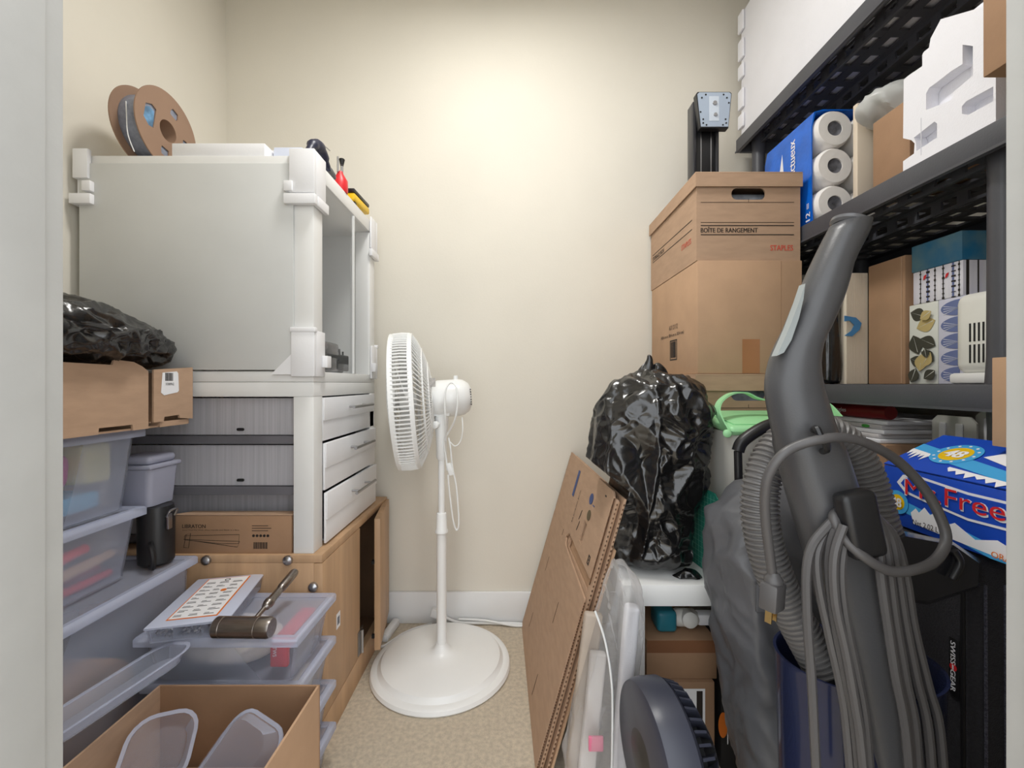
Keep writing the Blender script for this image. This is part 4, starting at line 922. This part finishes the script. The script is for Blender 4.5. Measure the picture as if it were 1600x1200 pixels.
for u_, v_ in ((.36, .53), (.367, .50)): fprint([(u_, v_), (u_ + .004, v_), (u_ + .014, v_ + .03), (u_ + .01, v_ + .03)], ink)
for u_, v_, l_ in ((.13, .27, .05), (.13, .07, .05), (.40, .24, .06), (.40, .03, .06), (.22, .43, .02)): fprint(rect(u_, u_ + .0025, v_, v_ + l_), mat('slit shadow brown', (70, 48, 32), .9), 'slit')
M().prism(rect(0, .0012, 0, 1), FO + fn_ * .0004 + fu * .0 + lean * .46, fu, lean * .2, fn_ * .0004).build('crease', card_d, fc)
# foam strips in a clear bag
fb = thing('foam_in_bag', (.19, .9, 0), 'clear plastic bag of white foam pieces between flattened boxes and table', 'bag')
def slab(name, a, b, w, th, m, par):
    a = Vector(a); b = Vector(b); d_ = b - a; u_ = d_.normalized(); s_ = u_.cross(Vector((0, 1, 0))).normalized(); n_ = u_.cross(s_)
    mm = Matrix((( s_.x, n_.x, u_.x, (a.x + b.x) / 2), (s_.y, n_.y, u_.y, (a.y + b.y) / 2), (s_.z, n_.z, u_.z, (a.z + b.z) / 2), (0, 0, 0, 1)))
    M().box(-w / 2, w / 2, -th / 2, th / 2, -d_.length / 2, d_.length / 2, min(w, th) * .3, 3).xf(mm).build(name, m, par)
slab('foam_strip', P(955, 1330, .905).xyz * 1 + Vector((0, 0, .01)), P(988, 945, .905), .03, .03, foam, fb)
slab('foam_sheet', (.150, .90, .02), (.185, .915, .33), .035, .02, mat('grey white foam', (206, 200, 196), .6, var=.06), fb)
slab('foam_sheet', (.13, .93, .02), (.18, .94, .40), .04, .02, mat('tan foam', (178, 164, 150), .6, var=.1), fb)
fbm = M(); bmesh.ops.create_icosphere(fbm.bm, subdivisions=6, radius=1)
for v in fbm.bm.verts:
    c = v.co; tt = (c.z + 1) / 2; rad = (1 - abs(2 * tt - 1) ** 6) ** .5
    a = math.atan2(c.y, c.x); wx = .078 * (1 - .28 * tt)
    v.co = Vector((.172 + .045 * tt + wx * rad * math.cos(a), .905 + .042 * rad * math.sin(a), .004 + .52 * tt))
fbm.displace(lambda c, n: n * (facet(Vector((c.x * 1.4, c.y, c.z * .35)), .022, 16, 6) + facet(c, .005, 40, 2)) * min(1, c.z / .05))
for v in fbm.bm.verts: v.co.z = max(v.co.z, .002); v.co.y = min(v.co.y, .958); v.co.x = max(v.co.x, .075 + .277 * v.co.z)
fbm.build('clear_film', film, fb, ang=80)
M().tube([P(930, 955, .86), P(945, 1000, .855), P(955, 1060, .852), P(957, 1120, .85), P(955, 1250, .85)], .0022, 6).build('white_cord', trim_m, fb)
M().box(.155, .185, .862, .868, .16, .19, .002).build('pink_tag', mat('pink tag', (224, 120, 150), .5), fb)
# round dark fan on the floor
rf = thing('air_circulator', (.27, .72, 0), 'dark blue grey round fan with finned rear on the floor', 'fan')
rfm = mat('dark slate plastic', (58, 60, 72), .35, var=.05)
rc_ = Vector((.272, .745, .258)); ra = Vector((-1, -.12, 0)).normalized()
M().lathe([(.098, .05), (.11, .045), (.115, .03), (.115, -.005), (.108, -.012), (.095, -.012)], rc_, ra, 64).build('housing', rfm, rf)
g = M()
for i in range(40):
    a = 2 * math.pi * i / 40; uu = ra.orthogonal().normalized(); vv = ra.cross(uu); e = uu * math.cos(a) + vv * math.sin(a); e2 = -uu * math.sin(a) + vv * math.cos(a)
    g.rings([[rc_ + e * r + ra * h + e2 * s_ for r, h in ((.111, -.012), (.104, -.035), (.06, -.060), (.05, -.05), (.09, -.02))] for s_ in (-.002, .002)])
g.build('rear_fins', rfm, rf)
M().lathe([(.05, -.065), (.065, -.057), (.088, -.028), (.088, -.014)], rc_, ra, 40).lathe([(.02, .055), (.08, .04), (.098, .045)], rc_, ra, 40).build('motor_cover', black, rf)
M().lathe([(.10, 0), (.10, .012), (.05, .022), (.03, .03)], (.272, .745, 0), n=40).box(.255, .29, .725, .765, .028, .16, .006).build('stand', rfm, rf)
# ------------------------------------------------------------------ covered luggage
cv_ = thing('covered_luggage', (.48, .82, 0), 'dark grey nylon covered trolley bag behind the vacuum', 'luggage')
m = M(); bmesh.ops.create_icosphere(m.bm, subdivisions=6, radius=1)
for v in m.bm.verts:
    c = v.co.copy(); tt = (c.z + 1) / 2; a = math.atan2(c.y, c.x)
    rad = (1 - abs(2 * tt - 1) ** 9) ** .5
    s4 = (abs(math.cos(a)) ** 4 + abs(math.sin(a)) ** 4) ** -.25
    xl = [(0, .455), (.3, .45), (.55, .425), (.75, .40), (.88, .40), (.96, .43), (1, .47)]
    for (t0, v0), (t1, v1) in zip(xl, xl[1:]):
        if t0 <= tt <= t1: xa = v0 + (v1 - v0) * (tt - t0) / (t1 - t0)
    xc = (xa + .62) / 2; wx = (.62 - xa) / 2
    v.co = Vector((xc + wx * rad * s4 * math.cos(a), .825 + .08 * rad * s4 * math.sin(a), .001 + .715 * tt))
m.displace(lambda c, n: n * (.010 * noise.noise(c * 6) + facet(Vector((c.x * 1.1 + c.z * .4, c.y, c.z * .7)), .034, 6.5, 11) + facet(Vector((c.x + c.z * .5, c.y, c.z * .8)), .012, 17, 5)) * min(1, c.z / .03))
for v in m.bm.verts: v.co.y = max(.72, min(.945, v.co.y)); v.co.x = min(v.co.x, .68); v.co.z = max(.001, v.co.z)
m.build('nylon_cover', cover_m, cv_, ang=80)
hh = pxpath([(1156, 775, .90), (1156, 735, .90), (1153, 705, .90), (1160, 690, .90), (1185, 672, .90), (1210, 662, .90), (1240, 660, .90)], .9)
M().tube(hh[2:] + [Vector((.64, .90, CH - .082)), Vector((.66, .90, CH - .12))], .0125, 12).build('pull_handle', black, cv_)
M().cyl(hh[0] - ZP * .08, hh[2], .008, n=14).cyl((.66, .90, .60), (.66, .90, CH - .12), .008, n=14).build('handle_post', black, cv_)
M().box(-.016, .016, -.003, .003, -.024, .024, .004).xf(MX.Translation(P(1195, 935, .725))).build('zip_pull', cover_m, cv_)
# ------------------------------------------------------------------ suitcase and boxes on it
sc2 = thing('black_suitcase', (.755, .8, 0), 'black fabric suitcase standing beside the vacuum', 'suitcase')
M().box(.694, .817, .645, .95, .03, .644, .03, 4).build('shell', case_m, sc2)
M().tube([(.6935, .655, .06), (.6925, .655, .3), (.6935, .657, .60)], .003, 8).build('piping', black, sc2)
for x in (.715, .745): M().tube([(x, .6445, .06), (x, .6435, .3), (x, .6445, .6)], .0022, 6).build('zipper', mat('zipper teeth', (92, 92, 104), .4, .5, var=.5, scale=400), sc2)
for y in (.68, .92):
    for x in (.715, .797): M().lathe([(.02, -.01), (.02, .01)], (x, y, .021), (1, 0, 0), 20).build('wheel', blackm, sc2)
M().box(.6915, .6935, .660, .676, .415, .505, .001).build('badge', black, sc2)
text('SWISS  GEAR', (.6912, .6725, .50), -ZP, -YP, white_ink, sc2, .078, .0075, bold=.02)
patch(disc(.0, 0, .0055, 20), (.6911, .6685, .46), -ZP, -YP, red, sc2, 'red_emblem'); patch(rect(-.0035, .0035, -.001, .001), (.6905, .6685, .46), -ZP, -YP, white_ink, sc2, 'cross')
fzx, fzy0, fzy1, fzz0, fzz1 = .708, .52, .812, .6455, .750
fz = thing('freeze_pop_box', (.75, .67, fzz0), 'blue freeze pop carton with raised top flap on the suitcase', 'box')
M().box(fzx, .81, fzy0, fzy1, fzz0, fzz1, .001).build('carton', blue, fz)
fl_u = Vector((.906, 0, .423)); fw = .126
fo = Vector((fzx, fzy1, fzz1 + .0012)); fnl = (-YP).cross(fl_u)
M().prism(rect(0, fzy1 - fzy0, 0, fw), fo, -YP, fl_u, -fnl.normalized() * -.0022).build('top_flap', blue, fz)
fsurf = fo + fnl.normalized() * .0025
def fflap(poly, m, k, name='print'): M().prism(poly, fsurf + fnl.normalized() * .0003 * k, -YP, fl_u, fnl.normalized() * .0003).build(name, m, fz)
def ff(poly, m, k, name='print'): M().prism(poly, (fzx - .0003 * k, fzy1, fzz0), -YP, ZP, (-.0003, 0, 0)).build(name, m, fz)
fflap([(0, .055), (.0, .085), (.25, .022), (.25, .0)], lblue, 1, 'light_stripe')
def icicles(x0, x1, y0, y1, n, l): 
    out = [(x0, y0)]; 
    for i in range(n):
        xa = x0 + (x1 - x0) * i / n; xb = x0 + (x1 - x0) * (i + 1) / n; ya = y0 + (y1 - y0) * i / n; yb = y0 + (y1 - y0) * (i + 1) / n
        out += [((xa * .45 + xb * .55), (ya + yb) / 2 - l * (.6 + .4 * ((i * 7) % 3) / 2)), (xb, yb - l * .12)]
    return out + [(x1, y1 + .004), (x0, y0 + .004)]
fflap(icicles(.0, .045, .06, .05, 5, .026), white_ink, 2, 'icicles'); fflap(icicles(.10, .245, .022, .004, 9, .014), white_ink, 2, 'icicles')
fflap([(.115, .07), (.135, .095), (.15, .085), (.17, .11), (.2, .095), (.24, .115), (.24, .05), (.2, .04)], white_ink, 2, 'snow_peak')
def badge(fun, cx, cy, r, k, ry=None):
    ry = ry or r
    fun(disc(cx, cy, r, 36, ry), lblue, k, 'badge'); fun(disc(cx, cy, r * .66, 30, ry * .66), yellow, k + 1, 'badge_centre')
badge(fflap, .075, .066, .035, 3); 
text('48', fsurf + fnl.normalized() * .0018 + (-YP) * .060 + fl_u * .054, -YP, fl_u, white_ink, fz, .03, .023, bold=.05)
for k_ in range(12):
    a = 2 * math.pi * k_ / 12; fflap(disc(.075 + .029 * math.cos(a), .066 + .029 * math.sin(a), .0022, 8), white_ink, 5, 'badge_letter')
ff([(0, .035), (0, .055), (.29, .0), (.29, -.0), (.18, .0)], lblue, 1, 'light_stripe')
ff([(0, .012), (0, .036), (.012, .026), (.016, .012), (.02, .028), (.026, .022), (.03, .004)], white_ink, 2, 'icicles')
ff([(.055, .03), (.064, .04), (.07, .034), (.08, .046), (.09, .036), (.10, .045), (.12, .03), (.13, .036), (.16, .02), (.19, .03), (.22, .02), (.25, .026), (.25, .002), (.06, .012)], white_ink, 2, 'snow_peak')
ff([(.028, .078), (.04, .094), (.07, .098), (.15, .09), (.26, .09), (.26, .05), (.15, .046), (.08, .056), (.045, .062)], white_ink, 3, 'white_cloud')
ff([(.036, .078), (.045, .09), (.07, .094), (.15, .086), (.258, .086), (.258, .054), (.15, .05), (.08, .06), (.05, .066)], blue, 4, 'blue_oval')
text('Mr.Freeze', (fzx - .0022, fzy1 - .045, fzz0 + .058), Vector((0, -1, .0)), ZP, white_ink, fz, .206, .032)
text('Mr.Freeze', (fzx - .0030, fzy1 - .047, fzz0 + .0605), Vector((0, -1, .0)), ZP, red, fz, .20, .028)
badge(ff, .030, .042, .021, 5)
text('48', (fzx - .0036, fzy1 - .0205, fzz0 + .034), -YP, ZP, white_ink, fz, .019, .016, bold=.05)
text('Net 2.02 L', (fzx - .0036, fzy1 - .062, fzz0 + .012), -YP, ZP, ink, fz, .045, .009, bold=.02)
text('ORANGE', (fzx - .0036, fzy1 - .185, fzz0 + .004), -YP, ZP, orange, fz, .05, .009, bold=.02)
M().box(.778, .818, .54, .692, .8035, .946, .001).build('kraft_carton', card_l, None, 'narrow kraft carton resting on the freeze pop box flap', 'box')
# ------------------------------------------------------------------ vacuum cleaner
VD = .56
vc = thing('upright_vacuum', (.48, .58, 0), 'charcoal upright vacuum cleaner with wrapped cord and ribbed hose', 'vacuum cleaner')
def vp(px, py, d=VD): return P(px, py, d)
Lp = [(1303, 350), (1290, 374), (1272, 412), (1255, 450), (1240, 485), (1228, 515), (1213, 545), (1204, 572), (1199, 605), (1204, 645), (1215, 695), (1228, 745), (1246, 805), (1266, 870), (1300, 1000), (1330, 1130), (1350, 1240), (1362, 1330)]
Rp = [(1355, 347), (1352, 364), (1338, 390), (1327, 412), (1318, 445), (1308, 475), (1291, 512), (1279, 537), (1275, 570), (1280, 602), (1292, 642), (1308, 692), (1325, 745), (1343, 805), (1362, 870), (1396, 1000), (1426, 1130), (1450, 1240), (1465, 1330)]
def resample(l, n):
    c = catmull([Vector((x, y, 0)) for x, y in l], 8); ds = [0]
    for p, q in zip(c, c[1:]): ds.append(ds[-1] + (q - p).length)
    out = []
    for i in range(n):
        s_ = ds[-1] * i / (n - 1); j = 0
        while j < len(ds) - 2 and ds[j + 1] < s_: j += 1
        f = (s_ - ds[j]) / max(1e-9, ds[j + 1] - ds[j]); out.append(c[j].lerp(c[j + 1], f))
    return out
A = resample(Lp, 70); B = resample(Rp, 70)
m = M(); rs = []
for i, (a, b_) in enumerate(zip(A, B)):
    pa = vp(a.x, a.y, VD); pb_ = vp(b_.x, b_.y, VD); c = (pa + pb_) / 2; h_ = (pb_ - pa) / 2
    tt = i / 69; th = .024 + .012 * min(1, tt * 2)
    ex = .75 if tt > .35 else .95
    ring_ = []
    for k in range(20):
        an = 2 * math.pi * k / 20; cs, sn = math.cos(an), math.sin(an)
        ring_.append(c + h_ * (math.copysign(abs(cs) ** ex, cs)) + Vector((0, th * math.copysign(abs(sn) ** ex, sn), 0)))
    rs.append(ring_)
m.rings(rs).build('handle', vac_m, vc, ang=70)
c0 = (vp(1304, 352) + vp(1352, 350)) / 2
M().lathe([(.019, -.003), (.0225, 0), (.0225, .004), (.018, .006)], c0, (vp(1329, 345) - vp(1310, 400)), 28).build('end_cap', mat('satin grey plastic', (96, 96, 98), .25), vc)
patch_l = [(1262, 440), (1252, 470), (1236, 512), (1220, 548), (1217, 555), (1228, 550), (1240, 530), (1252, 495), (1259, 465)]
M().prism([((x - 800) * (VD - .031) / F, CH - (y - 600) * (VD - .031) / F) for x, y in patch_l], (0, VD - .029, 0), XP, ZP, YP * .012).xf(MX.Translation((.004, .008, 0))).build('switch_panel', mat('light grey panel', (150, 156, 156), .3), vc)
# hose
def hose(pts, r, name='hose'):
    p = catmull(pts, 300); acc = [p[0]]
    for q in p[1:]:
        if (q - acc[-1]).length >= .00175: acc.append(q)
    m = M(); rad = [r if (i % 4) < 2 else r * .88 for i in range(len(acc))]
    t0 = None; u = None; rings = []
    for i, q in enumerate(acc):
        t = (acc[min(i + 1, len(acc) - 1)] - acc[max(i - 1, 0)]).normalized()
        u = t.orthogonal().normalized() if u is None else (u - t * u.dot(t)).normalized()
        v = t.cross(u); rings.append([q + (u * math.cos(2 * math.pi * j / 20) + v * math.sin(2 * math.pi * j / 20)) * rad[i] for j in range(20)])
    m.rings(rings).build(name, hose_m, vc, ang=25)
hose(pxpath([(1395, 900, .64), (1372, 815, .64), (1352, 745, .645), (1318, 690, .65), (1270, 672, .655), (1222, 692, .65), (1194, 740, .64), (1187, 800, .635), (1200, 870, .63), (1228, 940, .625), (1260, 1000, .615), (1288, 1050, .605)], .63), .0262)
M().lathe([(.024, 0), (.026, .004), (.026, .02), (.029, .024), (.029, .06)], P(1285, 1045, .606), P(1310, 1110, .60) - P(1285, 1045, .606), 28).build('hose_connector', black, vc)
# cord hook, clip
mm = MX.Translation(vp(1343, 818, VD - .052)) @ MX.Rotation(R(-12), 4, 'Y')
M().box(-.021, .021, -.012, .012, -.040, .040, .008, 3).xf(mm).build('cord_hook', black, vc)
M().cyl(vp(1335, 815, VD - .045), vp(1335, 815, VD - .02), .012, n=18).build('hook_stem', black, vc)
def hk(px, py, d): return vp(px, py, d)
M().tube([vp(1272, 672, VD - .036), vp(1276, 670, VD - .05), vp(1281, 680, VD - .054), vp(1290, 692, VD - .054), vp(1292, 702, VD - .05), vp(1286, 705, VD - .036)], .0042, 8).build('cord_clip', black, vc)
CD = VD - .050
M().tube(pxpath([(1207, 903, .555), (1203, 870, .55), (1197, 820, .54), (1195, 780, .53), (1200, 745, .52), (1218, 715, .512), (1245, 697, CD), (1285, 686, CD - .006), (1320, 684, CD), (1360, 695, CD + .01), (1405, 722, CD + .02), (1445, 765, CD + .02), (1470, 810, CD + .015), (1478, 845, CD + .01), (1462, 875, CD), (1430, 890, CD - .01), (1390, 892, CD - .012), (1350, 870, CD - .012), (1318, 840, CD - .002), (1303, 810, CD + .006), (1308, 800, CD + .012)], CD), .0058, 10, 8).build('power_cord', cord_m, vc)
rc2 = random.Random(2)
def strand(l, d): 
    M().tube(pxpath(l, d), .0052, 8, 6).build('cord_loop', cord_m, vc)
strand([(1315, 800), (1290, 825), (1268, 855), (1260, 900), (1262, 980), (1268, 1060), (1272, 1140), (1280, 1300)], CD + .008)
strand([(1312, 810), (1298, 850), (1296, 900), (1306, 980), (1322, 1060), (1336, 1140), (1350, 1300)], CD + .004)
strand([(1318, 820), (1303, 870), (1305, 940), (1322, 1020), (1336, 1100), (1345, 1160), (1358, 1300)], CD - .006)
strand([(1310, 800), (1280, 850), (1277, 900), (1295, 990), (1315, 1080), (1324, 1150), (1336, 1300)], CD + .012)
strand([(1322, 830), (1314, 890), (1320, 960), (1338, 1050), (1352, 1130), (1366, 1300)], CD + .003)
strand([(1358, 800), (1378, 830), (1388, 880), (1398, 960), (1415, 1060), (1430, 1140), (1440, 1300)], CD + .004)
strand([(1362, 800), (1390, 835), (1402, 890), (1414, 970), (1432, 1060), (1450, 1140), (1462, 1300)], CD + .012)
strand([(1358, 810), (1372, 850), (1376, 900), (1386, 970), (1400, 1060), (1415, 1140), (1428, 1300)], CD - .004)
strand([(1366, 805), (1398, 840), (1415, 900), (1428, 980), (1450, 1070), (1468, 1140), (1480, 1300)], CD + .018)
pg = MX.Translation(P(1207, 930, .553)) @ MX.Rotation(R(4), 4, 'Y') @ MX.Rotation(R(35), 4, 'Z')
M().box(-.014, .014, -.011, .011, -.018, .017, .003, 2).lathe([(.011, .017), (.011, .022), (.008, .026), (.006, .03)], (0, 0, 0), n=18).xf(pg).build('plug', cord_m, vc)
M().box(-.008, -.006, -.004, .004, -.034, -.018).box(.006, .008, -.004, .004, -.034, -.018).cyl((0, .004, -.034), (0, .004, -.018), .0026, n=10).xf(pg).build('prong', brass, vc)
# dust cup and base
m = M(); cc = Vector((.492, .612, 0)); rs = []
for r, z in ((.088, .10), (.098, .30), (.104, .505), (.106, .512), (.102, .512), (.098, .505), (.092, .30), (.082, .105)):
    rs.append([cc + Vector((r * math.cos(2 * math.pi * i / 56), r * .8 * math.sin(2 * math.pi * i / 56), z)) for i in range(56)])
m.rings(rs).build('dust_cup', navyclear, vc)
M().box(.40, .62, .44, .70, .012, .10, .02, 3).build('floor_head', black, vc)
M().prism([(0, 0), (.055, 0), (.055, .035), (.0, .10)], (.425, .508, .30), XP, ZP, YP * .012).build('pale_cover', mat('pale lilac plastic', (196, 188, 198), .4), vc)
M().box(.45, .545, .545, .60, .10, .36, .02, 3).build('lower_body', vac_m, vc)
for x in (.43, .59): M().lathe([(.02, -.01), (.02, .01)], (x, .68, .02), (1, 0, 0), 20).build('wheel', blackm, vc)
# black floor tool on suitcase
ft = thing('floor_nozzle', (.70, .76, .5), 'glossy black vacuum nozzle resting against the suitcase under the freeze pops', 'nozzle')
m = M().rings([[P(px, py, d_) for px, py in l] for l, d_ in (([(1398, 845), (1415, 838), (1490, 852), (1530, 880), (1528, 915), (1450, 940), (1400, 932)], .60), ([(1395, 838), (1413, 830), (1488, 846), (1534, 876), (1532, 918), (1450, 945), (1397, 936)], .63), ([(1396, 838), (1413, 830), (1488, 846), (1530, 876), (1528, 918), (1450, 942), (1397, 934)], .655))])
m.build('nozzle', mat('glossy black plastic', (34, 34, 38), .18), ft)
M().tube([P(1490, 860, .595), P(1500, 880, .592), P(1488, 905, .592)], .005, 10).build('latch', black, ft)
